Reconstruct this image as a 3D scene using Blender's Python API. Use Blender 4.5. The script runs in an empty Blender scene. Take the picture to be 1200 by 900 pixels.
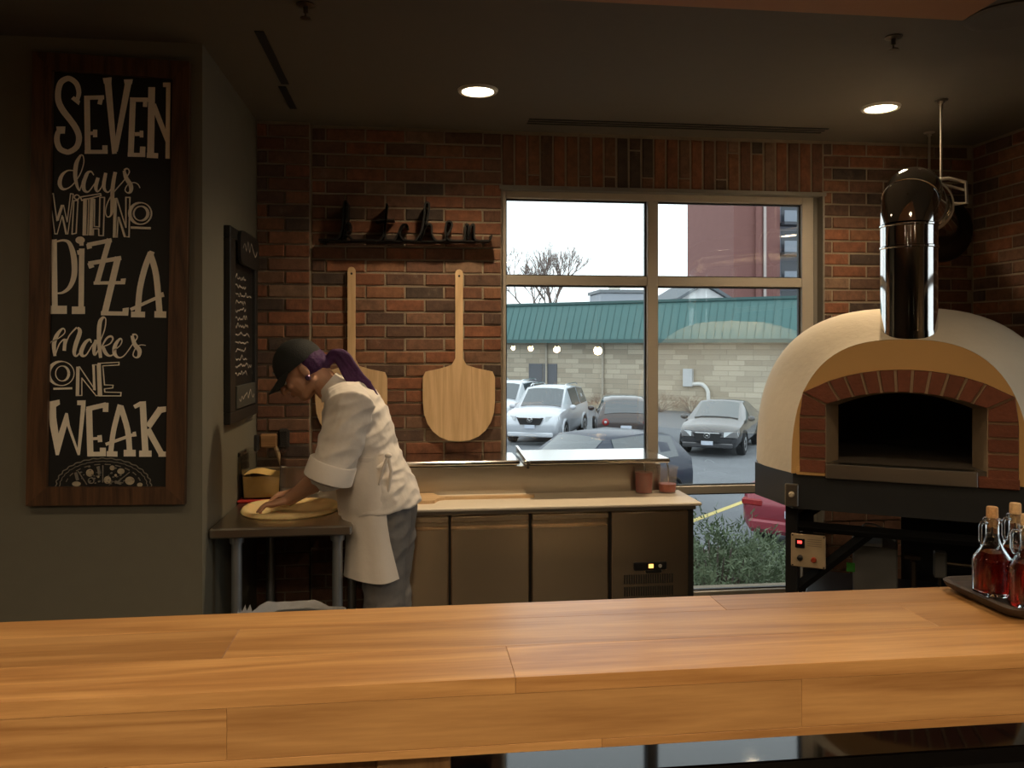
import bpy, bmesh, math, random
from mathutils import Vector, Matrix, Euler
random.seed(7)

# ------------------------------------------------------------------ camera, world, lights, exposure
SC = bpy.context.scene
COL = SC.collection
YAW = math.radians(6.8)
SY, CY = math.sin(YAW), math.cos(YAW)
FPX, HORIZON, EYE = 960.0, 404.0, 1.60      # focal length in px of the 1200x900 frame, horizon row, eye height
cam_d = bpy.data.cameras.new('camera')
cam_d.sensor_width = 36.0
cam_d.lens = FPX / 1200 * 36
cam_d.shift_y = -(450 - HORIZON) / 1200
cam_d.clip_end = 400
cam = bpy.data.objects.new('camera', cam_d)
COL.objects.link(cam)
cam.location = (0, 0, EYE)
cam.rotation_euler = (math.pi / 2, 0, -YAW)
SC.camera = cam

world = bpy.data.worlds.new('overcast_sky')
SC.world = world
world.use_nodes = True
wn = world.node_tree
wn.nodes['Background'].inputs['Color'].default_value = (0.93, 0.97, 1.0, 1)
wn.nodes['Background'].inputs['Strength'].default_value = 2.0

SC.view_settings.view_transform = 'Standard'
SC.view_settings.look = 'None'
SC.view_settings.gamma = 1.0
SC.view_settings.use_curve_mapping = False
SC.view_settings.exposure = 0.2

WARM = (1.0, 0.76, 0.48)
portal = bpy.data.lights.new('window_portal', 'AREA')
portal.shape = 'RECTANGLE'; portal.size = 1.8; portal.size_y = 2.25
portal.cycles.is_portal = True
po = bpy.data.objects.new('window_portal', portal); COL.objects.link(po)
po.location = (1.35, 4.46, 1.32); po.rotation_euler = (-math.pi / 2, 0, 0)
portal2 = portal.copy(); portal2.size = 2.1
po2 = bpy.data.objects.new('window_portal', portal2); COL.objects.link(po2)
po2.location = (3.36, 1.75, 1.32); po2.rotation_euler = (math.pi / 2, 0, math.pi / 2)

# ------------------------------------------------------------------ pixel rays
def ray(u, v):
    cx = (u - 600) / FPX
    return (SY + cx * CY, CY - cx * SY, (HORIZON - v) / FPX)
def onY(u, v, Y):
    a = ray(u, v); t = Y / a[1]
    return Vector((a[0] * t, Y, EYE + a[2] * t))
def onZ(u, v, Z):
    a = ray(u, v); t = (Z - EYE) / a[2]
    return Vector((a[0] * t, a[1] * t, Z))
def onX(u, v, X):
    a = ray(u, v); t = X / a[0]
    return Vector((X, a[1] * t, EYE + a[2] * t))

# ------------------------------------------------------------------ materials
MATS = {}
def nodes_of(m):
    m.use_nodes = True
    nt = m.node_tree
    return nt, nt.nodes, nt.links, nt.nodes['Principled BSDF']
def rgba(c): return (c[0], c[1], c[2], 1)
def mat(name, col, rough=.6, metal=0, var=.12, scale=18, bump=.0, bscale=60, spec=.5, rand=0, coat=0, stretch=(1, 1, 1), sheen=0, sss=0):
    """procedural principled material: colour broken by noise, optional bump and per-object variation"""
    if name in MATS: return MATS[name]
    m = bpy.data.materials.new(name); MATS[name] = m
    nt, N, L, P = nodes_of(m)
    tc = N.new('ShaderNodeTexCoord'); mp = N.new('ShaderNodeMapping')
    mp.inputs['Scale'].default_value = stretch
    L.new(tc.outputs['Object'], mp.inputs['Vector'])
    nz = N.new('ShaderNodeTexNoise'); nz.inputs['Scale'].default_value = scale; nz.inputs['Detail'].default_value = 5
    L.new(mp.outputs['Vector'], nz.inputs['Vector'])
    mx = N.new('ShaderNodeMix'); mx.data_type = 'RGBA'
    mx.inputs['A'].default_value = rgba([c * (1 - var) for c in col])
    mx.inputs['B'].default_value = rgba([min(1, c * (1 + var)) for c in col])
    L.new(nz.outputs['Fac'], mx.inputs['Factor'])
    out = mx.outputs['Result']
    if rand:
        oi = N.new('ShaderNodeObjectInfo'); hs = N.new('ShaderNodeHueSaturation')
        mr = N.new('ShaderNodeMapRange'); mr.inputs['To Min'].default_value = 1 - rand; mr.inputs['To Max'].default_value = 1 + rand
        L.new(oi.outputs['Random'], mr.inputs['Value']); L.new(mr.outputs['Result'], hs.inputs['Value'])
        L.new(out, hs.inputs['Color']); out = hs.outputs['Color']
    L.new(out, P.inputs['Base Color'])
    P.inputs['Roughness'].default_value = rough
    P.inputs['Metallic'].default_value = metal
    P.inputs['Specular IOR Level'].default_value = spec
    P.inputs['Coat Weight'].default_value = coat
    P.inputs['Sheen Weight'].default_value = sheen
    if sss:
        P.inputs['Subsurface Weight'].default_value = sss
        P.inputs['Subsurface Radius'].default_value = (.01, .004, .002)
    if bump:
        n2 = N.new('ShaderNodeTexNoise'); n2.inputs['Scale'].default_value = bscale; n2.inputs['Detail'].default_value = 4
        L.new(mp.outputs['Vector'], n2.inputs['Vector'])
        b = N.new('ShaderNodeBump'); b.inputs['Strength'].default_value = bump; b.inputs['Distance'].default_value = .01
        L.new(n2.outputs['Fac'], b.inputs['Height']); L.new(b.outputs['Normal'], P.inputs['Normal'])
    return m
def wood(name, dark, light, axis=0, scale=5, rough=.4, rand=.12, fine=1.0, coat=0):
    if name in MATS: return MATS[name]
    m = bpy.data.materials.new(name); MATS[name] = m
    nt, N, L, P = nodes_of(m)
    tc = N.new('ShaderNodeTexCoord'); oi = N.new('ShaderNodeObjectInfo')
    add = N.new('ShaderNodeVectorMath'); add.operation = 'MULTIPLY_ADD'
    cmb = N.new('ShaderNodeCombineXYZ')
    for k in range(3): L.new(oi.outputs['Random'], cmb.inputs[k])
    L.new(cmb.outputs['Vector'], add.inputs[0]); add.inputs[1].default_value = (7, 11, 5)
    L.new(tc.outputs['Object'], add.inputs[2])
    mp = N.new('ShaderNodeMapping'); s = [scale, scale, scale]; s[axis] = scale * .06
    mp.inputs['Scale'].default_value = s
    L.new(add.outputs['Vector'], mp.inputs['Vector'])
    n1 = N.new('ShaderNodeTexNoise'); n1.inputs['Scale'].default_value = 1.6; n1.inputs['Detail'].default_value = 3; n1.inputs['Distortion'].default_value = .5
    L.new(mp.outputs['Vector'], n1.inputs['Vector'])
    ml = N.new('ShaderNodeMath'); ml.operation = 'MULTIPLY'; ml.inputs[1].default_value = 12.0
    L.new(n1.outputs['Fac'], ml.inputs[0])
    fr = N.new('ShaderNodeMath'); fr.operation = 'PINGPONG'; fr.inputs[1].default_value = 1.0
    L.new(ml.outputs[0], fr.inputs[0])
    n2 = N.new('ShaderNodeTexNoise'); n2.inputs['Scale'].default_value = 34 * fine; n2.inputs['Detail'].default_value = 8; n2.inputs['Roughness'].default_value = .62
    L.new(mp.outputs['Vector'], n2.inputs['Vector'])
    av = N.new('ShaderNodeMath'); av.operation = 'MULTIPLY_ADD'; av.inputs[1].default_value = .4
    L.new(fr.outputs[0], av.inputs[0])
    m3 = N.new('ShaderNodeMath'); m3.operation = 'MULTIPLY'; m3.inputs[1].default_value = .6
    L.new(n2.outputs['Fac'], m3.inputs[0]); L.new(m3.outputs[0], av.inputs[2])
    rp = N.new('ShaderNodeValToRGB')
    rp.color_ramp.elements[0].position = .22; rp.color_ramp.elements[0].color = rgba(dark)
    rp.color_ramp.elements[1].position = .75; rp.color_ramp.elements[1].color = rgba(light)
    L.new(av.outputs[0], rp.inputs['Fac'])
    hs = N.new('ShaderNodeHueSaturation'); mr = N.new('ShaderNodeMapRange')
    mr.inputs['To Min'].default_value = 1 - rand; mr.inputs['To Max'].default_value = 1 + rand
    L.new(oi.outputs['Random'], mr.inputs['Value']); L.new(mr.outputs['Result'], hs.inputs['Value'])
    L.new(rp.outputs['Color'], hs.inputs['Color']); L.new(hs.outputs['Color'], P.inputs['Base Color'])
    P.inputs['Roughness'].default_value = rough
    P.inputs['Coat Weight'].default_value = coat; P.inputs['Coat Roughness'].default_value = .25
    b = N.new('ShaderNodeBump'); b.inputs['Strength'].default_value = .12; b.inputs['Distance'].default_value = .004
    L.new(av.outputs[0], b.inputs['Height']); L.new(b.outputs['Normal'], P.inputs['Normal'])
    return m
def emit(name, col, strength):
    if name in MATS: return MATS[name]
    m = bpy.data.materials.new(name); MATS[name] = m
    nt, N, L, P = nodes_of(m)
    P.inputs['Base Color'].default_value = rgba(col)
    P.inputs['Emission Color'].default_value = rgba(col); P.inputs['Emission Strength'].default_value = strength
    return m
def thin_glass(name, tint, refl, rough=.0):
    """sheet glass: straight-through transparency plus a Fresnel mirror reflection"""
    if name in MATS: return MATS[name]
    m = bpy.data.materials.new(name); MATS[name] = m
    m.use_nodes = True; nt = m.node_tree; N = nt.nodes; L = nt.links
    N.remove(N['Principled BSDF'])
    tr = N.new('ShaderNodeBsdfTransparent'); tr.inputs['Color'].default_value = rgba(tint)
    gl = N.new('ShaderNodeBsdfGlossy'); gl.inputs['Roughness'].default_value = rough
    fr = N.new('ShaderNodeFresnel'); fr.inputs['IOR'].default_value = 1.5
    ad = N.new('ShaderNodeMath'); ad.operation = 'ADD'; ad.inputs[1].default_value = refl; ad.use_clamp = True
    L.new(fr.outputs['Fac'], ad.inputs[0])
    mx = N.new('ShaderNodeMixShader'); L.new(ad.outputs[0], mx.inputs['Fac'])
    L.new(tr.outputs[0], mx.inputs[1]); L.new(gl.outputs[0], mx.inputs[2])
    L.new(mx.outputs[0], N['Material Output'].inputs['Surface'])
    return m
def brick_mat(name, cols, rough=.85):
    if name in MATS: return MATS[name]
    m = bpy.data.materials.new(name); MATS[name] = m
    nt, N, L, P = nodes_of(m)
    oi = N.new('ShaderNodeObjectInfo'); rp = N.new('ShaderNodeValToRGB')
    rp.color_ramp.interpolation = 'CONSTANT'
    els = rp.color_ramp.elements
    els[0].color = rgba(cols[0]); els[0].position = 0
    els[1].color = rgba(cols[1]); els[1].position = 1 / len(cols)
    for i, c in enumerate(cols[2:], 2):
        e = els.new(i / len(cols)); e.color = rgba(c)
    L.new(oi.outputs['Random'], rp.inputs['Fac'])
    tc = N.new('ShaderNodeTexCoord'); ofs = N.new('ShaderNodeVectorMath'); ofs.operation = 'MULTIPLY_ADD'
    cmb = N.new('ShaderNodeCombineXYZ')
    for k in range(3): L.new(oi.outputs['Random'], cmb.inputs[k])
    L.new(cmb.outputs['Vector'], ofs.inputs[0]); ofs.inputs[1].default_value = (31, 17, 23)
    L.new(tc.outputs['Object'], ofs.inputs[2])
    nz = N.new('ShaderNodeTexNoise'); nz.inputs['Scale'].default_value = 22; nz.inputs['Detail'].default_value = 6; nz.inputs['Roughness'].default_value = .7
    L.new(ofs.outputs['Vector'], nz.inputs['Vector'])
    mr = N.new('ShaderNodeMapRange'); mr.inputs['From Min'].default_value = .3; mr.inputs['From Max'].default_value = .7
    mr.inputs['To Min'].default_value = .62; mr.inputs['To Max'].default_value = 1.35
    L.new(nz.outputs['Fac'], mr.inputs['Value'])
    hs = N.new('ShaderNodeHueSaturation'); L.new(mr.outputs['Result'], hs.inputs['Value']); L.new(rp.outputs['Color'], hs.inputs['Color'])
    # pale mortar smears
    n3 = N.new('ShaderNodeTexNoise'); n3.inputs['Scale'].default_value = 9; n3.inputs['Detail'].default_value = 8; n3.inputs['Roughness'].default_value = .75
    L.new(ofs.outputs['Vector'], n3.inputs['Vector'])
    r3 = N.new('ShaderNodeMapRange'); r3.inputs['From Min'].default_value = .60; r3.inputs['From Max'].default_value = .78; r3.inputs['To Max'].default_value = .45
    L.new(n3.outputs['Fac'], r3.inputs['Value'])
    mx = N.new('ShaderNodeMix'); mx.data_type = 'RGBA'; mx.inputs['B'].default_value = (.34, .27, .2, 1)
    L.new(r3.outputs['Result'], mx.inputs['Factor']); L.new(hs.outputs['Color'], mx.inputs['A'])
    L.new(mx.outputs['Result'], P.inputs['Base Color'])
    P.inputs['Roughness'].default_value = rough
    b = N.new('ShaderNodeBump'); b.inputs['Strength'].default_value = .5; b.inputs['Distance'].default_value = .006
    L.new(nz.outputs['Fac'], b.inputs['Height']); L.new(b.outputs['Normal'], P.inputs['Normal'])
    return m

# ------------------------------------------------------------------ mesh collector
class MB:
    def __init__(s): s.v = []; s.f = []
    def add(s, vs, fs):
        o = len(s.v); s.v += [Vector(p) for p in vs]; s.f += [[i + o for i in f] for f in fs]; return s
    def box(s, a, b, bev=0):
        x0, y0, z0 = [min(a[i], b[i]) for i in range(3)]; x1, y1, z1 = [max(a[i], b[i]) for i in range(3)]
        if bev:
            bm = bmesh.new(); bmesh.ops.create_cube(bm, size=1)
            for v in bm.verts: v.co = Vector(((x0 + x1) / 2 + v.co.x * (x1 - x0), (y0 + y1) / 2 + v.co.y * (y1 - y0), (z0 + z1) / 2 + v.co.z * (z1 - z0)))
            bmesh.ops.bevel(bm, geom=list(bm.edges), offset=bev, segments=1, affect='EDGES', profile=.5)
            bm.verts.index_update(); s.add([v.co.copy() for v in bm.verts], [[v.index for v in f.verts] for f in bm.faces]); bm.free(); return s
        return s.add([(x0, y0, z0), (x1, y0, z0), (x1, y1, z0), (x0, y1, z0), (x0, y0, z1), (x1, y0, z1), (x1, y1, z1), (x0, y1, z1)],
                     [(0, 3, 2, 1), (4, 5, 6, 7), (0, 1, 5, 4), (1, 2, 6, 5), (2, 3, 7, 6), (3, 0, 4, 7)])
    def ring_loft(s, rings, cap0=True, cap1=True, closed=True):
        n = len(rings[0]); o = len(s.v)
        for r in rings: s.v += [Vector(p) for p in r]
        m = n if closed else n - 1
        for i in range(len(rings) - 1):
            for j in range(m):
                a, b = o + i * n + j, o + i * n + (j + 1) % n
                s.f.append([a, b, b + n, a + n])
        if cap0: s.f.append([o + j for j in range(n)][::-1])
        if cap1: s.f.append([o + (len(rings) - 1) * n + j for j in range(n)])
        return s
    def tube(s, path, r, n=10, rb=None, up=None, caps=True):
        """tube along a path; r (and rb, second half axis) may be lists; up fixes the rb axis"""
        P = [Vector(p) for p in path]; k = len(P)
        R = r if isinstance(r, (list, tuple)) else [r] * k
        RB = R if rb is None else (rb if isinstance(rb, (list, tuple)) else [rb] * k)
        T = []
        for i in range(k):
            t = (P[min(i + 1, k - 1)] - P[max(i - 1, 0)]); T.append(t.normalized())
        ref = Vector(up) if up else (Vector((0, 0, 1)) if abs(T[0].z) < .9 else Vector((1, 0, 0)))
        rings = []; prev = None
        for i in range(k):
            if up: b = (ref - T[i] * ref.dot(T[i])).normalized()
            else:
                b = ref - T[i] * ref.dot(T[i]) if prev is None else prev - T[i] * prev.dot(T[i])
                b.normalize(); prev = b
            a = b.cross(T[i])
            rings.append([P[i] + a * (math.cos(2 * math.pi * j / n) * R[i]) + b * (math.sin(2 * math.pi * j / n) * RB[i]) for j in range(n)])
        return s.ring_loft(rings, caps, caps)
    def cap_tube(s, path, r, n=14, rb=None, up=None):
        """tube with hemispherical ends"""
        P = [Vector(p) for p in path]
        R = list(r) if isinstance(r, (list, tuple)) else [r] * len(P)
        RB = None if rb is None else (list(rb) if isinstance(rb, (list, tuple)) else [rb] * len(P))
        t0 = (P[0] - P[1]).normalized(); t1 = (P[-1] - P[-2]).normalized()
        pre, post = [], []
        for a in (80, 60, 40, 20):
            pre.append((P[0] + t0 * R[0] * math.sin(math.radians(a)), math.cos(math.radians(a))))
        for a in (20, 40, 60, 80):
            post.append((P[-1] + t1 * R[-1] * math.sin(math.radians(a)), math.cos(math.radians(a))))
        path2 = [p for p, _ in pre] + P + [p for p, _ in post]
        r2 = [R[0] * c for _, c in pre] + R + [R[-1] * c for _, c in post]
        b2 = None if RB is None else [RB[0] * c for _, c in pre] + RB + [RB[-1] * c for _, c in post]
        return s.tube(path2, r2, n, b2, up)
    def lathe(s, prof, c=(0, 0, 0), n=20, axis='z', sq=None):
        rings = []
        for r, h in prof:
            ring = []
            for j in range(n):
                a = 2 * math.pi * j / n; ca, sa = math.cos(a), math.sin(a)
                if sq:
                    k = (abs(ca) ** sq + abs(sa) ** sq) ** (-1 / sq); ca *= k; sa *= k
                p = {'z': (r * ca, r * sa, h), 'y': (r * ca, h, r * sa), 'x': (h, r * ca, r * sa)}[axis]
                ring.append(Vector(c) + Vector(p))
            rings.append(ring)
        return s.ring_loft(rings)
    def ellipsoid(s, c, r, n=16, m=10, rot=None):
        rings = []
        M = rot if rot is not None else Matrix.Identity(3)
        for i in range(m + 1):
            a = -math.pi / 2 + math.pi * (i / m) * .998 + .001 * math.pi
            rings.append([Vector(c) + M @ Vector((r[0] * math.cos(a) * math.cos(2 * math.pi * j / n), r[1] * math.cos(a) * math.sin(2 * math.pi * j / n), r[2] * math.sin(a))) for j in range(n)])
        return s.ring_loft(rings)
    def prism(s, pts, d):
        """flat polygon (3-D points) extruded by vector d"""
        n = len(pts); d = Vector(d); o = len(s.v)
        s.v += [Vector(p) for p in pts] + [Vector(p) + d for p in pts]
        s.f.append([o + i for i in range(n)][::-1]); s.f.append([o + n + i for i in range(n)])
        for i in range(n):
            j = (i + 1) % n; s.f.append([o + i, o + j, o + n + j, o + n + i])
        return s
    def mesh(s, name, smooth=None, off=None, inv=None):
        me = bpy.data.meshes.new(name)
        vs = s.v
        if off is not None: vs = [v - off for v in vs]
        if inv is not None: vs = [inv @ v for v in vs]
        me.from_pydata(vs, [], s.f)
        bm = bmesh.new(); bm.from_mesh(me); bmesh.ops.recalc_face_normals(bm, faces=list(bm.faces)); bm.to_mesh(me); bm.free()
        if smooth is not None:
            me.shade_smooth(); me.set_sharp_from_angle(angle=math.radians(smooth))
        return me
    def build(s, name, material, parent=None, smooth=35, world=False, label=None, cat=None, group=None, kind=None):
        if parent is None:
            lo = [min(v[i] for v in s.v) for i in range(3)]; hi = [max(v[i] for v in s.v) for i in range(3)]
            off = Vector(((lo[0] + hi[0]) / 2, (lo[1] + hi[1]) / 2, lo[2]))
            me = s.mesh(name, smooth, off=off)
            o = bpy.data.objects.new(name, me); o.location = off
        else:
            inv = MATW[parent.name].inverted() if world else None
            me = s.mesh(name, smooth, inv=inv)
            o = bpy.data.objects.new(name, me); o.parent = parent
        COL.objects.link(o)
        MATW[o.name] = Matrix.Translation(o.location) if parent is None else MATW[parent.name].copy()
        if material is not None: me.materials.append(material)
        return tag(o, label, cat, group, kind)
MATW = {}
def tag(o, label=None, cat=None, group=None, kind=None):
    if label: o['label'] = label
    if cat: o['category'] = cat
    if group: o['group'] = group
    if kind: o['kind'] = kind
    return o
def thing(name, label, cat, loc=(0, 0, 0), rz=0, group=None, kind=None):
    o = bpy.data.objects.new(name, None); COL.objects.link(o)
    o.location = loc; o.rotation_euler = (0, 0, rz); o.empty_display_size = .1
    MATW[o.name] = Matrix.Translation(Vector(loc)) @ Matrix.Rotation(rz, 4, 'Z')
    return tag(o, label, cat, group, kind)
def inst(src, loc, parent=None, name=None, rot=None, scale=None):
    """linked copy of one mesh object"""
    c = src.copy(); COL.objects.link(c); c.location = loc
    if rot: c.rotation_euler = rot
    if scale: c.scale = scale
    if parent is not None: c.parent = parent
    return c
def put(me, name, loc, parent, material=None, rot=None, scale=None):
    o = bpy.data.objects.new(name, me); COL.objects.link(o); o.parent = parent; o.location = loc
    if rot: o.rotation_euler = rot
    if scale: o.scale = scale
    return o
def copy_tree(o, parent=None):
    c = o.copy(); COL.objects.link(c); c.parent = parent
    for ch in list(o.children): copy_tree(ch, c)
    return c
def remesh(mb, voxel, smooth_it=6, fac=.5):
    """union of overlapping closed shells into one continuous smooth skin"""
    me = mb.mesh('tmp', None); ob = bpy.data.objects.new('tmp', me); COL.objects.link(ob)
    md = ob.modifiers.new('r', 'REMESH'); md.mode = 'VOXEL'; md.voxel_size = voxel; md.use_smooth_shade = True
    sm = ob.modifiers.new('s', 'SMOOTH'); sm.iterations = smooth_it; sm.factor = fac
    dg = bpy.context.evaluated_depsgraph_get(); ev = ob.evaluated_get(dg)
    m2 = bpy.data.meshes.new_from_object(ev)
    out = MB(); out.v = [v.co.copy() for v in m2.vertices]; out.f = [list(p.vertices) for p in m2.polygons]
    bpy.data.objects.remove(ob); bpy.data.meshes.remove(me); bpy.data.meshes.remove(m2)
    return out
def spline(pts, sub=5):
    """Catmull-Rom through tuples of any length"""
    out = []; n = len(pts)
    for i in range(n - 1):
        p0, p1, p2, p3 = pts[max(i - 1, 0)], pts[i], pts[i + 1], pts[min(i + 2, n - 1)]
        for k in range(sub):
            t = k / sub
            out.append(tuple(.5 * (2 * b + (c - a) * t + (2 * a - 5 * b + 4 * c - d) * t * t + (3 * b - a - 3 * c + d) * t ** 3) for a, b, c, d in zip(p0, p1, p2, p3)))
    out.append(tuple(pts[-1])); return out
# ------------------------------------------------------------------ structure
WALLX0, WALLX1, WALLY, CEIL = -0.79, 3.14, 4.30, 2.73
WX0, WX1, WZ0, WZ1 = 0.458, 2.25, 0.20, 2.43        # window opening in the brick wall
m_paint = mat('grey_green_wall_paint', (.15, .138, .102), .75, var=.06, bump=.06, bscale=250)
m_ceil = mat('ceiling_paint', (.12, .103, .078), .8, var=.05, bump=.05, bscale=300)
m_mortar = mat('mortar', (.26, .21, .15), .95, var=.25, bump=.5, bscale=160)
m_brick = brick_mat('reclaimed_brick', [(.13, .056, .031), (.175, .068, .034), (.095, .05, .032), (.19, .085, .043), (.155, .08, .047), (.115, .053, .031), (.20, .077, .037), (.145, .07, .041), (.06, .039, .029), (.18, .108, .068), (.135, .06, .034), (.08, .045, .031)])
m_floor = mat('dark_tile_floor', (.045, .038, .032), .45, var=.2, scale=3)
m_back = mat('dining_room_paint', (.10, .075, .05), .8, var=.1)
m_blk = mat('black_metal', (.012, .012, .012), .38, var=.1)
m_alu = mat('brushed_aluminium_frame', (.48, .43, .36), .45, .45, var=.06, stretch=(1, 1, 20))
m_gasket = mat('black_gasket', (.01, .01, .01), .5)

MB().box((-4.6, -13.2, -.2), (3.4, 4.5, 0)).build('floor', m_floor, label='dark kitchen and dining room floor', cat='floor', kind='structure', smooth=None)
MB().box((-4.6, -13.2, CEIL), (3.4, 4.6, CEIL + .15)).build('ceiling', m_ceil, label='dim brown-grey painted ceiling above the kitchen', cat='ceiling', kind='structure', smooth=None)
MB().box((-4.6, 3.19, 0), (WALLX0 - .14, 3.33, CEIL)).build('wall_left_front', m_paint, label='grey-green painted wall carrying the tall chalkboard sign', cat='wall', kind='structure', smooth=None)
MB().box((WALLX0 - .14, 3.19, 0), (WALLX0, 4.30, CEIL)).build('wall_left', m_paint, label='grey-green painted return wall beside the steel work table', cat='wall', kind='structure', smooth=None)
MB().box((-4.75, -13.2, 0), (-4.6, 3.33, CEIL)).build('wall_dining_side', m_back, label='dark painted side wall of the dining room', cat='wall', kind='structure', smooth=None)
MB().box((-4.6, -13.35, 0), (3.4, -13.2, CEIL)).build('wall_dining_end', m_back, label='dark painted end wall of the dining room', cat='wall', kind='structure', smooth=None)
sofa, sofb, sofc = onZ(840, 0, 2.66), onZ(1128, 24, 2.66), onZ(1160, 5, 2.66)
m_soffit = mat('orange_brown_soffit', (.36, .17, .075), .7, var=.06)  # soffit base colour is more orange than the ceiling's
MB().box((-4.6, -3.0, 2.66), (sofb.x, sofb.y, CEIL)).build('trim_1', m_soffit, label='dropped orange-brown ceiling soffit above the bar', cat='soffit', kind='structure', smooth=None)

# brick wall: mortar body, bricks as pieces
wb = MB()
wb.box((WALLX0, WALLY + .006, 0), (WX0, 4.6, CEIL)); wb.box((WX1, WALLY + .006, 0), (3.4, 4.6, CEIL))
wb.box((WX0, WALLY + .006, WZ1), (WX1, 4.6, CEIL)); wb.box((WX0, WALLY + .006, -.2), (WX1, 4.6, WZ0))
PILX = -.525
wb.box((WALLX0, WALLY - .045, 0), (PILX - .004, WALLY + .02, CEIL))
wall_back = wb.build('wall_back', m_mortar, label='reclaimed red brick wall around the big window', cat='wall', kind='structure', smooth=None)
WY0, WY1 = .70, 2.80                                  # second window, in the right wall
wr = MB(); wr.box((WALLX1 + .006, WY1, 0), (3.4, WALLY + .006, CEIL)); wr.box((WALLX1 + .006, -13.2, 0), (3.4, WY0, CEIL)); wr.box((WALLX1 + .006, WY0, WZ1), (3.4, WY1, CEIL)); wr.box((WALLX1 + .006, WY0, 0), (3.4, WY1, WZ0))
wall_right = wr.build('wall_right', m_mortar, label='shadowy red brick wall beside the pizza oven', cat='wall', kind='structure', smooth=None)

def brick_mesh(seed):
    r = random.Random(seed); b = MB().box((-.5, 0, -.5), (.5, 1, .5))
    bm = bmesh.new()
    vs = [bm.verts.new(v) for v in b.v]
    for f in b.f: bm.faces.new([vs[i] for i in f])
    bmesh.ops.recalc_face_normals(bm, faces=list(bm.faces))
    for v in bm.verts: v.co = Vector((v.co.x * .2, v.co.y * .05, v.co.z * .0577))
    fr = [e for e in bm.edges if all(v.co.y < .01 for v in e.verts)]
    bmesh.ops.bevel(bm, geom=fr, offset=.004, segments=1, affect='EDGES')
    for v in bm.verts:
        v.co += Vector((r.uniform(-.0015, .0015), r.uniform(-.0015, .0012) if v.co.y < .02 else 0, r.uniform(-.0012, .0012)))
    me = bpy.data.meshes.new('brick'); bm.to_mesh(me); bm.free(); me.materials.append(m_brick); return me
BR = [brick_mesh(i) for i in range(6)]
rb = random.Random(3)
PITCH, JT = .0677, .0095
def lay(parent, c, length, height, rot=None):
    o = bpy.data.objects.new('brick', rb.choice(BR)); COL.objects.link(o); o.parent = parent
    inv = MATW[parent.name].inverted(); o.location = inv @ Vector(c)
    o.scale = (length / .2, 1, height / .0577)
    if rot: o.rotation_euler = rot
    return o
hidden = MB()
def course(parent, x0, x1, z, shift, yf, zmin):
    x = x0 - shift
    while x < x1 - .002:
        a, b = max(x, x0), min(x + .203, x1)
        if b - a > .03:
            c = ((a + b) / 2, yf + rb.uniform(-.003, .002), z + PITCH / 2)
            if z < zmin: hidden.box((a + JT / 2, yf, z + .005), (b - JT / 2, yf + .04, z + PITCH - .005))
            else: lay(parent, c, b - a - JT, PITCH - JT)
        x += .203
k = 0; z = CEIL - 40 * PITCH - .012
while z < CEIL - .03:
    course(wall_back, PILX, WX0, z, (.1015 if k % 2 else 0) + .03, WALLY, .85)
    # pilaster: alternating cut pattern
    cuts = [(WALLX0, WALLX0 + .055), (WALLX0 + .055, PILX)] if k % 2 else [(WALLX0, WALLX0 + .14), (WALLX0 + .14, PILX)]
    for a, b in cuts:
        if z < .85: hidden.box((a + .004, WALLY - .055, z + .005), (b - .004, WALLY, z + PITCH - .005))
        else: lay(wall_back, ((a + b) / 2, WALLY - .055 + rb.uniform(-.002, .002), z + PITCH / 2), b - a - JT, PITCH - JT)
    course(wall_back, WX1, WALLX1, z, (.1015 if k % 2 else 0) + .05, WALLY, 1.55)
    z += PITCH; k += 1
x = WX0
while x < WX1 - .02:                                   # soldier course over the window
    split = rb.random() < .4
    if split:
        s = rb.choice([.055, .2])
        segs = [(WZ1 + .012, WZ1 + .012 + s), (WZ1 + .02 + s, CEIL - .02)]
    else: segs = [(WZ1 + .012, CEIL - .02)]
    for a, b in segs:
        lay(wall_back, (x + PITCH / 2, WALLY + rb.uniform(-.003, .002), (a + b) / 2), b - a, PITCH - JT, rot=(0, math.pi / 2, 0)).scale = ((b - a) / .2, 1, (PITCH - JT) / .0577)
    x += (WX1 - WX0) / 26
hidden.build('lower_brick_courses', m_brick, wall_back, smooth=None, world=True, kind='stuff')
hid2 = MB(); k = 0; z = CEIL - 40 * PITCH - .012
while z < CEIL - .03:
    y = WALLY - .203 * (1 if k % 2 else .5) - .01
    first = WALLY
    yy = WALLY + (.1 if k % 2 else 0)
    while yy > 2.82:
        a, b = max(yy - .203, 2.82), min(yy, WALLY)
        if b - a > .03:
            if z > 1.5 and a > 3.3: lay(wall_right, (WALLX1, (a + b) / 2, z + PITCH / 2), b - a - JT, PITCH - JT, rot=(0, 0, -math.pi / 2))
            else: hid2.box((WALLX1, a + .005, z + .005), (WALLX1 + .03, b - .005, z + PITCH - .005))
        yy -= .203
    z += PITCH; k += 1
hid2.build('lower_brick_courses', m_brick, wall_right, smooth=None, world=True, kind='stuff')

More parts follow.
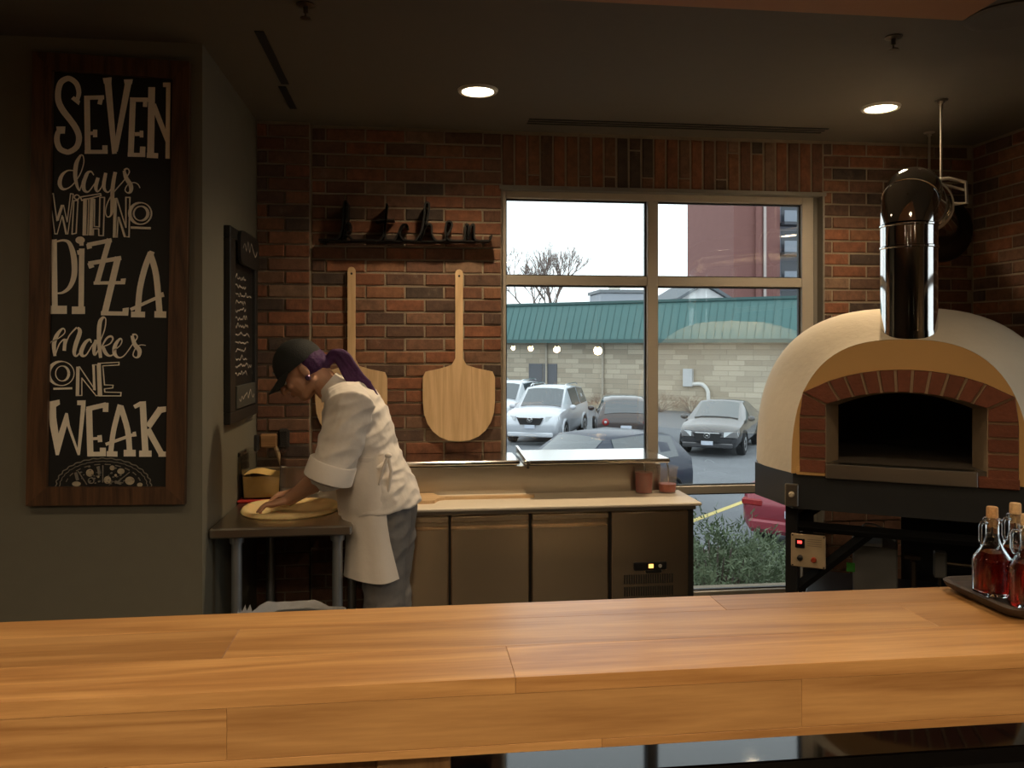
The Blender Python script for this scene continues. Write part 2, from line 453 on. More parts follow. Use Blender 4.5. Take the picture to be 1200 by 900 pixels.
# window: aluminium storefront frame and panes
win = thing('window_1', 'large aluminium-framed storefront window onto the parking lot', 'window', (1.354, 4.38, WZ0), kind='structure')
m_glass = thin_glass('window_glass', (.93, .97, .97), .075)
FY0, FY1 = 4.355, 4.415
XM, ZT, ZB, XR = 1.294, 1.947, .80, 2.172
def fr(name, a, b): return MB().box(a, b, .003).build(name, m_alu, win, world=True, smooth=None)
fr('jamb', (WX0 - .012, FY0, WZ0), (WX0 + .03, FY1, WZ1)); fr('jamb', (XR - .02, FY0, WZ0), (WX1 - .03, FY1, WZ1))
fr('head', (WX0 + .03, FY0, 2.385), (XR - .02, FY1, WZ1)); fr('sill', (WX0 + .03, FY0, WZ0), (XR - .02, FY1, WZ0 + .04))
fr('mullion', (XM - .03, FY0 - .004, WZ0 + .04), (XM + .03, FY1, 2.385))
cols = [(WX0 + .03, XM - .03), (XM + .03, XR - .02)]
rows = [(WZ0 + .04, ZB - .022), (ZB + .022, ZT - .026), (ZT + .026, 2.385)]
for a, b in cols:
    fr('transom', (a, FY0 + .002, ZT - .026), (b, FY1, ZT + .026)); fr('transom', (a, FY0 + .002, ZB - .022), (b, FY1, ZB + .022))
    for c, d in rows:
        MB().box((a, 4.388, c), (b, 4.394, d)).build('pane', m_glass, win, world=True, smooth=None)
        g = MB()
        g.box((a, 4.38, d - .008), (b, 4.40, d)); g.box((a, 4.38, c), (b, 4.40, c + .006)); g.box((a, 4.38, c + .006), (a + .006, 4.40, d - .008)); g.box((b - .008, 4.38, c + .006), (b, 4.40, d - .008))
        g.build('gasket', m_gasket, win, world=True, smooth=None)
m_reveal = mat('grey_metal_flashing', (.22, .2, .17), .5, .3, var=.08)
rv = MB(); rv.box((WX0, 4.29, WZ1 - .008), (WX1, FY1, WZ1 + .004)); rv.box((WX1 - .008, 4.29, WZ0), (WX1 + .002, FY1, WZ1 - .008))
rv.box((WX0 - .012, 4.289, WZ1 - .008), (WX1 + .012, 4.298, WZ1 + .012)); rv.box((WX0, 4.29, WZ0 - .01), (WX1, FY1, WZ0))
rv.build('reveal', m_reveal, win, world=True, smooth=None)
MB().box((WX1 - .03, FY0, WZ0), (WX1 - .008, FY1, WZ1 - .008)).build('jamb_filler', m_reveal, win, world=True, smooth=None)

win2 = thing('window_2', 'aluminium-framed storefront window in the right-hand brick wall', 'window', (3.25, 1.75, WZ0), kind='structure')
def fr2(name, a, b): return MB().box(a, b, .003).build(name, m_alu, win2, world=True, smooth=None)
WXa, WXb = 3.22, 3.28
for yy in (WY0, WY1 - .05): fr2('jamb', (WXa, yy, WZ0), (WXb, yy + .05, WZ1))
fr2('head', (WXa, WY0 + .05, 2.385), (WXb, WY1 - .05, WZ1)); fr2('sill', (WXa, WY0 + .05, WZ0), (WXb, WY1 - .05, WZ0 + .04)); fr2('mullion', (WXa, 1.72, WZ0 + .04), (WXb, 1.78, 2.385))
for a, b in ((WY0 + .05, 1.72), (1.78, WY1 - .05)):
    fr2('transom', (WXa, a, ZT - .026), (WXb, b, ZT + .026)); fr2('transom', (WXa, a, ZB - .022), (WXb, b, ZB + .022))
    for c, d in rows: MB().box((3.248, a, c), (3.254, b, d)).build('pane', m_glass, win2, world=True, smooth=None)

# ------------------------------------------------------------------ ceiling fittings
m_trim = mat('white_trim', (.7, .66, .58), .5)
m_hot = emit('lamp_disc', (1.0, .82, .55), 14)
def downlight(p, watts, label, zc=CEIL, cone=140, blend=1.0, rad=.072):
    t = thing('recessed_downlight', label, 'ceiling light', (p[0], p[1], zc - .012))
    MB().lathe([(rad + .006, .012), (rad + .018, .010), (rad + .014, .0), (rad, .0), (rad - .004, .012)], n=28).build('trim_ring', m_trim, t)
    MB().lathe([(.001, .0045), (rad - .002, .0045), (rad - .002, .008), (.001, .008)], n=28).build('lens', m_hot, t)
    l = bpy.data.lights.new('downlight_beam', 'SPOT'); l.energy = watts; l.color = WARM; l.spot_size = math.radians(cone); l.spot_blend = blend; l.shadow_soft_size = .05
    o = bpy.data.objects.new('downlight_beam', l); COL.objects.link(o); o.parent = t; o.location = (0, 0, -.012)
    return t
downlight(onZ(560, 105, CEIL), 74, 'glowing round recessed downlight in front of the brick wall near the kitchen sign')
downlight(onZ(1032, 125, CEIL), 55, 'glowing round recessed downlight near the oven flue')
for i, (x, y) in enumerate([(-1.6, 1.9), (0, 1.9), (1.4, 1.9), (-1.6, -.3), (-.2, -.3), (1.2, -.3), (-1.6, -1.6), (-.2, -1.6), (1.2, -1.6)]):
    downlight((x, y), (24, 115, 100)[i // 3], 'recessed downlight in the soffit above the bar', 2.66, cone=160)['group'] = 'soffit downlights'
m_slot = mat('black_slot', (.004, .004, .004), .8)
sl = thing('slot_diffuser', 'black linear slot air diffuser in the ceiling by the chalkboard wall', 'air vent', (-.57, 3.5, CEIL - .004))
for a, b in (((298, 36), (334, 98)), ((326, 101), (344, 127))):
    p, q = onZ(*a, CEIL), onZ(*b, CEIL)
    MB().box((p.x, p.y, CEIL - .003), (p.x + .033, q.y, CEIL + .0)).build('slot', m_slot, sl, world=True, smooth=None)
lv = thing('linear_grille', 'long narrow linear air grille in the ceiling over the window', 'air vent', (1.35, 4.1, CEIL - .004))
for yy in (4.06, 4.10, 4.14): MB().box((.57, yy - .008, CEIL - .003), (2.15, yy + .008, CEIL)).build('slot', m_slot, lv, world=True, smooth=None)
m_brz = mat('dark_bronze', (.09, .07, .05), .4, .8)
for (u, v), lab in (((358, 5), 'small dark fire sprinkler head near the slot diffuser'), ((1047, 43), 'small dark fire sprinkler head near the oven downlight')):
    p = onZ(u, v, CEIL)
    t = thing('fire_sprinkler', lab, 'sprinkler', (p.x, p.y, CEIL))
    MB().lathe([(.03, 0), (.032, -.004), (.02, -.008), (.012, -.009)], n=16).build('escutcheon', m_brz, t)
    MB().lathe([(.008, -.006), (.008, -.03), (.003, -.032), (.003, -.045)], n=10).build('body', m_brz, t)
    MB().lathe([(.004, -.045), (.018, -.046), (.018, -.049), (.004, -.05)], n=12).build('deflector', m_brz, t)
p = onZ(1180, 18, CEIL)
cs = thing('ceiling_speaker', 'round flush ceiling speaker grille by the orange-brown soffit', 'speaker', (p.x, p.y, CEIL))
MB().lathe([(.125, 0), (.13, -.006), (.115, -.012), (.105, -.010)], n=30).build('rim', m_ceil, cs)
MB().lathe([(.001, -.008), (.105, -.008), (.105, -.004), (.001, -.004)], n=30).build('grille', mat('speaker_mesh', (.08, .065, .05), .7, bump=.5, bscale=400), cs)
# ------------------------------------------------------------------ tall chalkboard sign
m_frame = wood('walnut_frame', (.045, .02, .008), (.12, .055, .022), axis=2, scale=9, rough=.55)
m_chalkb = mat('chalkboard_black', (.006, .006, .006), .6, var=.3, scale=6)
m_chalk = mat('cream_chalk_paint', (.88, .80, .66), .85, var=.08, scale=60)
YB = 3.178                                   # face of the board
sign = thing('chalkboard_sign', 'tall walnut-framed chalkboard reading seven days with no pizza makes one weak', 'sign', (-1.115, 3.19, 1.01))
OUT = [(38, 60), (222, 72), (216, 591), (30, 593)]
INN = [(61, 82), (202, 92), (194, 571), (54, 571)]
Po = [onY(*p, 3.16) for p in OUT]; Pi = [onY(*p, 3.16) for p in INN]
names = ['top_rail', 'side_rail', 'bottom_rail', 'side_rail']
for i in range(4):
    j = (i + 1) % 4
    MB().prism([Po[i], Po[j], Pi[j], Pi[i]], (0, .03, 0)).build(names[i], m_frame, sign, world=True, smooth=None)
Pb = [onY(u, v, YB) for u, v in [(58, 78), (206, 86), (198, 576), (50, 576)]]
MB().prism(Pb, (0, .008, 0)).build('board', m_chalkb, sign, world=True, smooth=None)

class Pen:
    """brush strokes traced on a plane; crop origin and scale turn crop pixels into photo pixels"""
    def __init__(s, ox, oy, k, plane, depth): s.o = (ox, oy, k); s.pl = plane; s.d = Vector(depth); s.mb = MB(); s.k = 0
    def P(s, x, y): return s.pl(s.o[0] + x / s.o[2], s.o[1] + y / s.o[2])
    def lift(s): s.k += 1; return s.d * (1 + .16 * s.k)
    def poly(s, pts): s.mb.prism([s.P(*p) for p in pts], s.lift()); return s
    def line(s, pts, w, w2=None, smooth=0):
        n = len(pts)
        ws = w if isinstance(w, (list, tuple)) else [w + ((w2 if w2 is not None else w) - w) * i / max(1, n - 1) for i in range(n)]
        q = [(p[0], p[1], ww) for p, ww in zip(pts, ws)]
        if smooth: q = spline(q, smooth)
        L, R = [], []
        for i in range(len(q)):
            a, b = q[max(i - 1, 0)], q[min(i + 1, len(q) - 1)]
            dx, dy = b[0] - a[0], b[1] - a[1]; l = math.hypot(dx, dy) or 1
            nx, ny = -dy / l * q[i][2] / 2, dx / l * q[i][2] / 2
            L.append(s.P(q[i][0] + nx, q[i][1] + ny)); R.append(s.P(q[i][0] - nx, q[i][1] - ny))
        dd = s.lift()
        for i in range(len(q) - 1): s.mb.prism([L[i], L[i + 1], R[i + 1], R[i]], dd)
        return s
    def loop(s, pts, w): 
        for i in range(len(pts)): 
            a, b = pts[i], pts[(i + 1) % len(pts)]
            l = math.hypot(b[0] - a[0], b[1] - a[1]) or 1; e = w * .35 / l
            s.line([(a[0] - (b[0] - a[0]) * e, a[1] - (b[1] - a[1]) * e), (b[0] + (b[0] - a[0]) * e, b[1] + (b[1] - a[1]) * e)], w)
        return s
    def oval(s, cx, cy, rx, ry, w, thick=None, n=28, a0=0, a1=360):
        pts, ws = [], []
        for i in range(n + 1):
            a = math.radians(a0 + (a1 - a0) * i / n); pts.append((cx + rx * math.cos(a), cy + ry * math.sin(a)))
            ws.append(w if thick is None else w + max(0, thick[1] * math.cos(a - math.radians(thick[0]))))
        return s.line(pts, ws)
    def disc(s, cx, cy, rx, ry, n=14): return s.poly([(cx + rx * math.cos(2 * math.pi * i / n), cy + ry * math.sin(2 * math.pi * i / n)) for i in range(n)])
    def build(s, label, m=None, name='lettering', kind=None): return s.mb.build(name, m or m_chalk, sign, world=True, smooth=None, label=label, kind=kind)
def pen(ox, oy): return Pen(ox, oy, 7.5, lambda u, v: onY(u, v, YB), (0, -.0008, 0))

p = pen(50, 80)                                # SEVEN
p.line([(305, 275), (319, 215), (300, 140), (250, 96), (210, 92), (160, 125), (137, 200), (140, 290), (178, 370), (240, 450), (295, 530), (320, 610), (300, 690), (240, 733), (200, 733), (150, 705), (126, 640), (130, 580), (146, 545)], [36, 42, 46, 46, 48, 52, 52, 54, 56, 54, 54, 52, 50, 46, 46, 50, 50, 46, 40], smooth=3)
p.poly([(250, 270), (275, 245), (330, 288), (318, 325)]).poly([(120, 512), (200, 512), (195, 575), (128, 575)])
p.line([(390, 242), (397, 750)], 50).line([(366, 260), (540, 256)], 36).line([(517, 250), (500, 318)], 38).line([(410, 572), (455, 570)], 30).line([(462, 540), (462, 606)], 36).line([(370, 735), (572, 735)], 34).line([(548, 678), (548, 750)], 44)
p.line([(572, 100), (632, 752)], 60, 40).line([(758, 105), (640, 730)], 56, 40).poly([(530, 88), (607, 80), (605, 125), (540, 137)]).poly([(714, 100), (793, 98), (785, 140), (722, 142)])
p.line([(795, 258), (775, 775)], 50).line([(770, 276), (927, 278)], 36).line([(905, 265), (900, 340)], 36).line([(812, 580), (865, 578)], 32).line([(870, 550), (870, 608)], 30).line([(750, 760), (902, 764)], 34).line([(881, 690), (878, 778)], 46)
p.line([(960, 168), (950, 785)], 58).line([(918, 765), (1015, 770)], 44).line([(975, 320), (1100, 640)], 46, 40).line([(1106, 130), (1100, 795)], 37).line([(1060, 147), (1124, 147)], 38)
p.build('cream block letters reading SEVEN')
p = pen(50, 180)                               # days
p.line([(278, 150), (220, 150), (170, 190), (150, 260), (172, 308), (215, 308), (268, 270), (330, 180), (362, 80), (355, 20), (335, 12)], [9, 12, 28, 36, 26, 12, 9, 9, 9, 9, 12], smooth=5)
p.line([(335, 12), (296, 90), (287, 200), (305, 290), (325, 328)], [16, 36, 34, 24, 12], smooth=5)
p.line([(325, 328), (345, 270), (385, 180), (425, 158), (450, 190)], [8, 10, 24, 14, 8], smooth=5)
p.line([(400, 165), (362, 250), (365, 318), (402, 335), (450, 275), (490, 215)], [20, 36, 30, 12, 9, 9], smooth=5)
p.line([(487, 212), (468, 290), (482, 335), (520, 290), (550, 180)], [30, 32, 14, 8, 8], smooth=5)
p.line([(555, 170), (538, 270), (548, 322), (580, 338), (612, 285), (650, 165)], [28, 32, 22, 10, 9, 10], smooth=5)
p.line([(638, 162), (616, 300), (612, 480), (598, 545), (568, 555), (553, 510), (572, 430), (622, 345), (720, 230), (762, 165), (745, 132), (716, 146)], [30, 34, 32, 14, 10, 9, 9, 9, 8, 10, 12, 18], smooth=5)
p.line([(716, 150), (735, 215), (775, 280), (775, 330), (750, 346), (725, 320), (750, 272), (800, 255), (838, 270), (856, 303)], [24, 36, 38, 28, 12, 9, 8, 8, 8, 7], smooth=5)
p.build('cream script lettering reading days')
p = pen(50, 180)                               # WITH NO
p.loop([(62, 362), (108, 706), (128, 706), (172, 545), (203, 706), (222, 706), (270, 356), (246, 352), (216, 600), (185, 455), (166, 455), (127, 592), (94, 352)], 8).line([(172, 458), (130, 588)], 22).line([(176, 555), (208, 700)], 14)
p.oval(302, 383, 22, 20, 9).loop([(276, 415), (312, 412), (296, 700), (260, 708)], 9)
p.loop([(335, 382), (510, 353), (515, 370), (345, 412)], 9).loop([(364, 402), (408, 396), (400, 715), (358, 715)], 8).line([(378, 402), (372, 712)], 26)
p.loop([(428, 396), (460, 402), (456, 642), (500, 645), (506, 386), (546, 386), (536, 722), (497, 722), (495, 662), (450, 662), (448, 716), (416, 716)], 8).line([(440, 402), (428, 714)], 24)
p.loop([(635, 400), (625, 735), (658, 735), (668, 560), (722, 732), (762, 734), (770, 386), (735, 386), (735, 650), (655, 396)], 8).line([(645, 405), (638, 732)], 20).line([(672, 560), (728, 730)], 12)
p.oval(865, 528, 95, 95, 9, (180, 20)).oval(866, 528, 63, 63, 9, (0, 16)).line([(780, 652), (952, 658)], 20)
p.build('cream outlined letters reading WITH NO')
p = pen(50, 270)                               # PIZZA
p.line([(100, 80), (108, 720)], 50).poly([(53, 92), (122, 76), (122, 118), (100, 130), (62, 138)]).line([(62, 698), (213, 698)], 72)
p.line([(122, 98), (190, 88), (240, 120), (275, 240), (278, 390), (240, 495), (180, 545), (130, 553)], [16, 20, 36, 50, 48, 36, 22, 14], smooth=5)
p.disc(330, 86, 41, 32).line([(342, 105), (342, 135)], 36).line([(345, 160), (338, 720)], 46).poly([(302, 178), (368, 158), (368, 205), (310, 215)]).line([(258, 702), (373, 702)], 66)
p.line([(395, 128), (606, 86)], 36).poly([(385, 122), (425, 112), (435, 155), (393, 166)]).line([(588, 75), (476, 472)], 46).line([(450, 463), (722, 459)], 28).poly([(690, 425), (732, 422), (724, 474), (684, 474)])
p.line([(405, 292), (690, 242)], 36).poly([(395, 292), (435, 278), (455, 322), (412, 337)]).line([(664, 235), (545, 735)], 54).line([(515, 728), (750, 732)], 36).poly([(706, 685), (758, 678), (752, 748), (704, 742)])
p.line([(952, 195), (900, 330), (855, 520), (836, 740)], 50, smooth=4).line([(950, 215), (1000, 400), (1030, 740)], 52, smooth=4).poly([(926, 205), (944, 178), (984, 192), (972, 232)]).line([(775, 696), (1060, 568)], 28).line([(1048, 546), (1058, 586)], 26).line([(780, 738), (900, 740)], 50).line([(985, 738), (1088, 740)], 56)
p.build('cream block letters reading PIZZA')
p = pen(50, 365)                               # makes
p.line([(60, 298), (72, 268), (120, 248), (185, 200), (196, 165), (172, 152), (125, 210), (100, 290), (108, 392)], [8, 8, 8, 9, 9, 16, 34, 36, 26], smooth=5)
p.line([(110, 390), (145, 290), (185, 245)], [8, 10, 12], smooth=5).line([(200, 240), (190, 345)], 30).line([(195, 330), (230, 220), (300, 140)], [8, 10, 14], smooth=5)
p.line([(308, 140), (328, 180), (292, 290), (278, 365), (300, 392), (345, 335)], [16, 36, 38, 30, 14, 9], smooth=5)
p.line([(428, 275), (415, 246), (375, 275), (340, 350), (350, 388), (385, 380), (435, 300), (472, 250)], [10, 16, 30, 36, 26, 12, 9, 12], smooth=5)
p.line([(470, 250), (452, 330), (460, 382), (500, 320)], [28, 32, 18, 8], smooth=5)
p.line([(535, 48), (503, 100), (495, 250), (510, 408)], [20, 36, 36, 26], smooth=5).line([(535, 45), (556, 72), (545, 160), (505, 265)], [10, 9, 9, 9], smooth=5)
p.line([(515, 320), (560, 240), (600, 218), (618, 242), (590, 285), (530, 308)], [9, 16, 18, 14, 10, 9], smooth=5).line([(528, 308), (555, 365), (590, 390), (630, 375)], [28, 30, 16, 9], smooth=5)
p.line([(625, 345), (680, 300), (698, 258), (680, 240), (640, 295), (632, 365), (668, 405), (720, 385), (790, 290), (832, 230), (818, 202), (790, 206)], [8, 8, 10, 16, 32, 34, 16, 9, 8, 10, 12, 20], smooth=5)
p.line([(786, 212), (810, 288), (850, 340), (846, 390), (820, 405), (795, 380), (820, 320), (860, 295), (906, 298)], [26, 36, 38, 26, 12, 9, 8, 8, 7], smooth=5)
p.build('cream script lettering reading makes')
p = pen(50, 365)                               # ONE
p.oval(165, 545, 112, 106, 8, (190, 26)).oval(172, 545, 58, 66, 8, (0, 16)).line([(95, 680), (260, 675)], 18)
p.loop([(300, 490), (295, 740), (345, 738), (345, 585), (470, 740), (490, 740), (480, 468), (440, 470), (462, 690), (325, 486)], 8).line([(312, 490), (308, 738)], 26).line([(448, 475), (456, 690)], 20)
p.loop([(490, 456), (672, 446), (672, 470), (530, 478), (545, 645), (620, 648), (618, 672), (545, 680), (548, 708), (690, 712), (688, 742), (500, 742)], 8).line([(498, 456), (512, 740)], 26)
p.build('cream outlined letters reading ONE')
p = pen(50, 460)                               # WEAK
p.poly([(48, 82), (148, 62), (152, 105), (118, 125), (120, 220), (140, 360), (200, 178), (222, 182), (240, 290), (308, 490), (338, 112), (304, 110), (304, 70), (378, 68), (375, 140), (328, 550), (308, 550), (214, 290), (142, 550), (116, 550), (62, 280)])
p.line([(408, 140), (420, 560)], 54).line([(388, 146), (558, 106)], 42).line([(556, 90), (553, 170)], 48).line([(440, 406), (500, 402)], 26).line([(500, 375), (506, 435)], 38).line([(400, 542), (556, 540)], 40).line([(530, 485), (530, 560)], 52)
p.line([(682, 108), (625, 330), (598, 530)], 44, smooth=4).line([(686, 120), (748, 330), (766, 530)], 48, smooth=4).line([(555, 455), (815, 364)], 28).line([(805, 345), (812, 386)], 28).line([(565, 538), (658, 540)], 46).line([(714, 532), (818, 532)], 58)
p.line([(880, 78), (905, 545)], 54).poly([(798, 112), (850, 82), (905, 76), (900, 110), (850, 125), (814, 142)]).line([(850, 537), (958, 537)], 54).line([(1040, 140), (928, 300)], 56).poly([(1010, 128), (1086, 122), (1086, 168), (1040, 180)]).line([(925, 320), (1050, 548)], 50).line([(1020, 541), (1086, 541)], 46)
p.build('cream block letters reading WEAK')
m_dust = mat('grey_chalk', (.20, .18, .15), .9, var=.4, scale=90)
p = pen(50, 460)                               # half pizza drawing
pts = []
for i in range(61):
    a = math.pi * i / 60; k = 1 + .016 * math.sin(i * 1.7)
    pts.append((535 + 418 * k * math.cos(a), 826 - 248 * k * math.sin(a)))
p.line(pts, 9, smooth=2)
pts = [(535 + 385 * (1 + .012 * math.sin(i * 2.3)) * math.cos(math.pi * i / 50), 826 - 222 * (1 + .012 * math.sin(i * 2.3)) * math.sin(math.pi * i / 50)) for i in range(51)]
p.line(pts, 6)
for a in range(12, 170, 16): p.oval(535, 826, 335, 196, 8, n=5, a0=180 + a, a1=180 + a + 9)
for a, b in (((312, 690), (390, 810)), ((530, 640), (530, 790)), ((765, 700), (640, 800))): p.line([a, b], 8)
for i in range(46):
    a = math.pi * random.uniform(.06, .94); r = random.uniform(.15, .78); s = random.uniform(4, 10)
    p.disc(535 + 400 * r * math.cos(a), 818 - 235 * r * math.sin(a), s, s * .8, 8)
p.oval(432, 772, 24, 24, 7)
for (x, y), (dx, dy) in (((300, 735), (12, 34)), ((495, 680), (14, 32)), ((655, 790), (40, 8))): p.line([(x - dx * .4, y - dy), (x + dx, y + dy)], 20)
p.build('chalk drawing of half a pizza', m_dust, 'chalk_drawing', 'stuff')
p = pen(50, 460)
for x, y, rx, ry in ((415, 706, 34, 34), (612, 662, 22, 22), (688, 692, 32, 26), (766, 775, 42, 36), (570, 768, 32, 34), (298, 802, 38, 22), (855, 810, 24, 18), (642, 727, 11, 11), (490, 740, 10, 10)): p.disc(x, y, rx, ry)
p.build('chalk pizza toppings', mat('chalk_toppings', (.42, .36, .26), .9, var=.5, scale=50), 'chalk_toppings', 'stuff')

# ------------------------------------------------------------------ narrow menu chalkboard on the return wall
menu = thing('menu_board', 'narrow black chalkboard menu with handwritten lines on the return wall', 'sign', (-.79, 3.85, 1.26))
m_bf = mat('black_painted_frame', (.012, .012, .011), .5, var=.3, bump=.1)
y0, y1, z0, z1 = 3.535, 4.14, 1.265, 2.10
for nm, a, b in (('top_rail', (y0, z1 - .05), (y1, z1)), ('bottom_rail', (y0, z0), (y1, z0 + .05)), ('side_rail', (y0, z0 + .05), (y0 + .1, z1 - .05)), ('side_rail', (y1 - .06, z0 + .05), (y1, z1 - .05))):
    MB().box((WALLX0, a[0], a[1]), (WALLX0 + .028, b[0], b[1]), .003).build(nm, m_bf, menu, world=True, smooth=None)
MB().box((WALLX0, y0 + .1, z0 + .05), (WALLX0 + .012, y1 - .06, z1 - .05)).build('board', m_chalkb, menu, world=True, smooth=None)
hp = []
for i in range(24):
    a = 2 * math.pi * i / 24; k = .21; hp.append((WALLX0 + .028, 3.88 + k * math.copysign(abs(math.cos(a)) ** .35, math.cos(a)), 2.03 + .075 * math.copysign(abs(math.sin(a)) ** .35, math.sin(a))))
MB().prism(hp, (.014, 0, 0)).build('header_plaque', m_bf, menu, world=True, smooth=None, label='black plaque with chalked heading')
MB().box((WALLX0 + .012, 3.66, 1.32), (WALLX0 + .03, 4.06, 1.42), .003).build('footer_plaque', mat('grey_slate', (.05, .05, .042), .7), menu, world=True, smooth=None)
rm = random.Random(5); m_faint = mat('chalk_faint', (.30, .27, .23), .9, var=.5, scale=40)
def scrawl(xf, ya, yb, z, h, n):
    q = [(ya + (yb - ya) * i / n, z + rm.uniform(-h, h) * (1 if i % 2 else -.4)) for i in range(n + 1)]
    q = spline(q, 3); sq = MB()
    for i in range(len(q) - 1):
        a, b = q[i], q[i + 1]
        sq.prism([(xf, a[0], a[1] - .003), (xf, b[0], b[1] - .003), (xf, b[0], b[1] + .003), (xf, a[0], a[1] + .003)], (.001, 0, 0))
    sq.build('chalk_line', m_faint, menu, world=True, smooth=None)
scrawl(WALLX0 + .042, 3.72, 4.04, 2.03, .04, 9); scrawl(WALLX0 + .030, 3.70, 4.03, 1.37, .025, 12)
zz = 1.90
while zz > 1.46:
    scrawl(WALLX0 + .012, 3.66, rm.uniform(3.9, 4.06), zz, .013, rm.randint(11, 19)); zz -= .036

# ------------------------------------------------------------------ black metal word on the brick
m_iron = mat('black_iron_strip', (.008, .008, .008), .4, .5)
ws = thing('metal_word_sign', 'black metal strip bent into the word kitchen on the brick wall', 'sign', (-.1, 4.29, 2.13))
def strip(pts, w=2.2, sub=5, y0=4.19, y1=4.285):
    q = [onY(360 + a / 5.217, 225 + b / 5.217, 4.24) for a, b in spline(pts, sub)]
    mb = MB(); L, R = [], []
    for i in range(len(q)):
        t = q[min(i + 1, len(q) - 1)] - q[max(i - 1, 0)]; n = Vector((-t.z, 0, t.x)).normalized() * (w / 1000)
        L.append(q[i] + n); R.append(q[i] - n)
    rings = [[Vector((L[i].x, y0, L[i].z)), Vector((R[i].x, y0, R[i].z)), Vector((R[i].x, y1, R[i].z)), Vector((L[i].x, y1, L[i].z))] for i in range(len(q))]
    return mb.ring_loft(rings)
script = [(75, 298), (150, 296), (200, 285), (222, 200), (226, 110), (232, 72), (246, 68), (252, 110), (246, 200), (232, 296), (236, 240), (252, 200), (268, 206), (262, 245), (240, 258), (262, 278), (285, 300), (330, 300), (400, 300), (452, 300), (474, 240), (484, 150), (488, 78), (484, 150), (476, 250), (486, 294), (510, 300), (536, 300), (556, 262), (580, 214), (606, 206), (616, 226), (606, 206), (580, 222), (570, 262), (588, 296), (630, 303), (668, 298), (700, 235), (716, 150), (718, 90), (728, 74), (744, 80), (744, 120), (722, 220), (692, 300), (716, 230), (738, 204), (760, 214), (762, 262), (784, 300), (830, 303), (850, 280), (884, 214), (872, 188), (850, 196), (844, 250), (858, 294), (900, 303), (945, 303), (960, 290), (964, 214), (976, 206), (984, 220), (982, 292), (992, 230), (1006, 206), (1018, 216), (1018, 280), (1034, 302), (1080, 304), (1112, 300), (1124, 270)]
strip(script, 4.5).build('script_strip', m_iron, ws, world=True, smooth=40)
strip([(420, 184), (450, 178), (535, 178)], 3.2).build('crossbar', m_iron, ws, world=True, smooth=40)
i_dot = onY(360 + 258 / 5.217, 225 + 160 / 5.217, 4.24)
base = strip([(75, 303), (300, 305), (600, 307), (1110, 305)], 3, 2, 4.20, 4.285); base.build('base_bar', m_iron, ws, world=True, smooth=40)
for u in (100, 480, 860, 1080):
    q = onY(360 + u / 5.217, 225 + 303 / 5.217, 4.24); MB().box((q.x - .006, 4.275, q.z - .01), (q.x + .006, 4.305, q.z + .004)).build('mounting_tab', m_iron, ws, world=True, smooth=None)

# ------------------------------------------------------------------ wooden peels
m_peel = wood('pale_peel_wood', (.50, .33, .17), (.66, .46, .26), axis=2, scale=6, rough=.6, rand=.05)
def peel_outline(hw, hl, bw, bl, sq):
    """handle half width, handle length, blade half width, blade length: outline in (x, z), z up from blade tip"""
    pts = []
    for i in range(13):
        a = -math.pi + math.pi * i / 12                  # rounded tip
        pts.append((bw * math.copysign(abs(math.cos(a)) ** sq, math.cos(a)), bl * .55 * (1 + math.copysign(abs(math.sin(a)) ** sq, math.sin(a)))))
    pts += [(bw, bl * .86), (bw * .93, bl * .94), (bw * .5, bl * .985), (hw * 1.9, bl * 1.03), (hw, bl * 1.12)]
    top = bl + hl
    for i in range(7):
        a = math.pi * i / 6; pts.append((hw * math.cos(a), top - hw + hw * math.sin(a)))
    pts += [(-hw, bl * 1.12), (-hw * 1.9, bl * 1.03), (-bw * .5, bl * .985), (-bw * .93, bl * .94), (-bw, bl * .86)]
    return pts
def peel(x, ztop, bw, hl, bl, label):
    t = thing('pizza_peel', label, 'pizza peel', (x, 4.285, ztop - hl - bl), group=None)
    o = peel_outline(.02, hl, bw, bl, .88)
    MB().prism([(a, 0, b) for a, b in o], (0, -.014, 0)).build('paddle', m_peel, t, smooth=None)
    MB().lathe([(.006, -.0155), (.006, -.014)], (0, 0, hl + bl - .035), 10, axis='y').build('hanging_hole', mat('hole_dark', (.03, .02, .01), .9), t)
    MB().tube([(0, .015, hl + bl - .03), (0, -.02, hl + bl - .032)], .003, 6).build('wall_nail', m_blk, t)
peel(-.320, 2.00, .182, .52, .37, 'wooden pizza peel on the brick wall behind the chef')
peel(.232, 1.993, .188, .51, .387, 'wooden pizza peel hanging on the brick wall between chef and window')
# ------------------------------------------------------------------ stainless work table
m_steel = mat('brushed_steel', (.50, .46, .40), .30, 1.0, var=.08, scale=8, bump=.04, bscale=40, stretch=(.6, 8, 8))
m_steelv = mat('brushed_steel_doors', (.68, .54, .38), .27, 1.0, var=.07, scale=6, bump=.03, bscale=60, stretch=(9, 9, .4))
nt, N_, L_, P_ = nodes_of(m_steelv)
tg = N_.new('ShaderNodeTangent'); tg.direction_type = 'RADIAL'; tg.axis = 'Z'; L_.new(tg.outputs['Tangent'], P_.inputs['Tangent'])
P_.inputs['Anisotropic'].default_value = .85; P_.inputs['Anisotropic Rotation'].default_value = .25
m_mirror = mat('polished_steel_lid', (.70, .69, .66), .16, 1.0, var=.03, scale=5)
m_galv = mat('galvanised_leg', (.36, .38, .40), .4, .8, var=.1)
m_dark = mat('dark_recess', (.012, .011, .010), .7)
TX0, TX1, TY0, TY1, TZ = -.785, -.245, 3.265, 4.18, .89
wt = thing('work_table', 'stainless steel work table with galvanised legs under the dough', 'table', ((TX0 + TX1) / 2, (TY0 + TY1) / 2, 0))
tt = MB(); tt.box((TX0, TY0, TZ - .038), (TX1, TY1, TZ), .006)
tt.build('table_top', m_steel, wt, world=True)
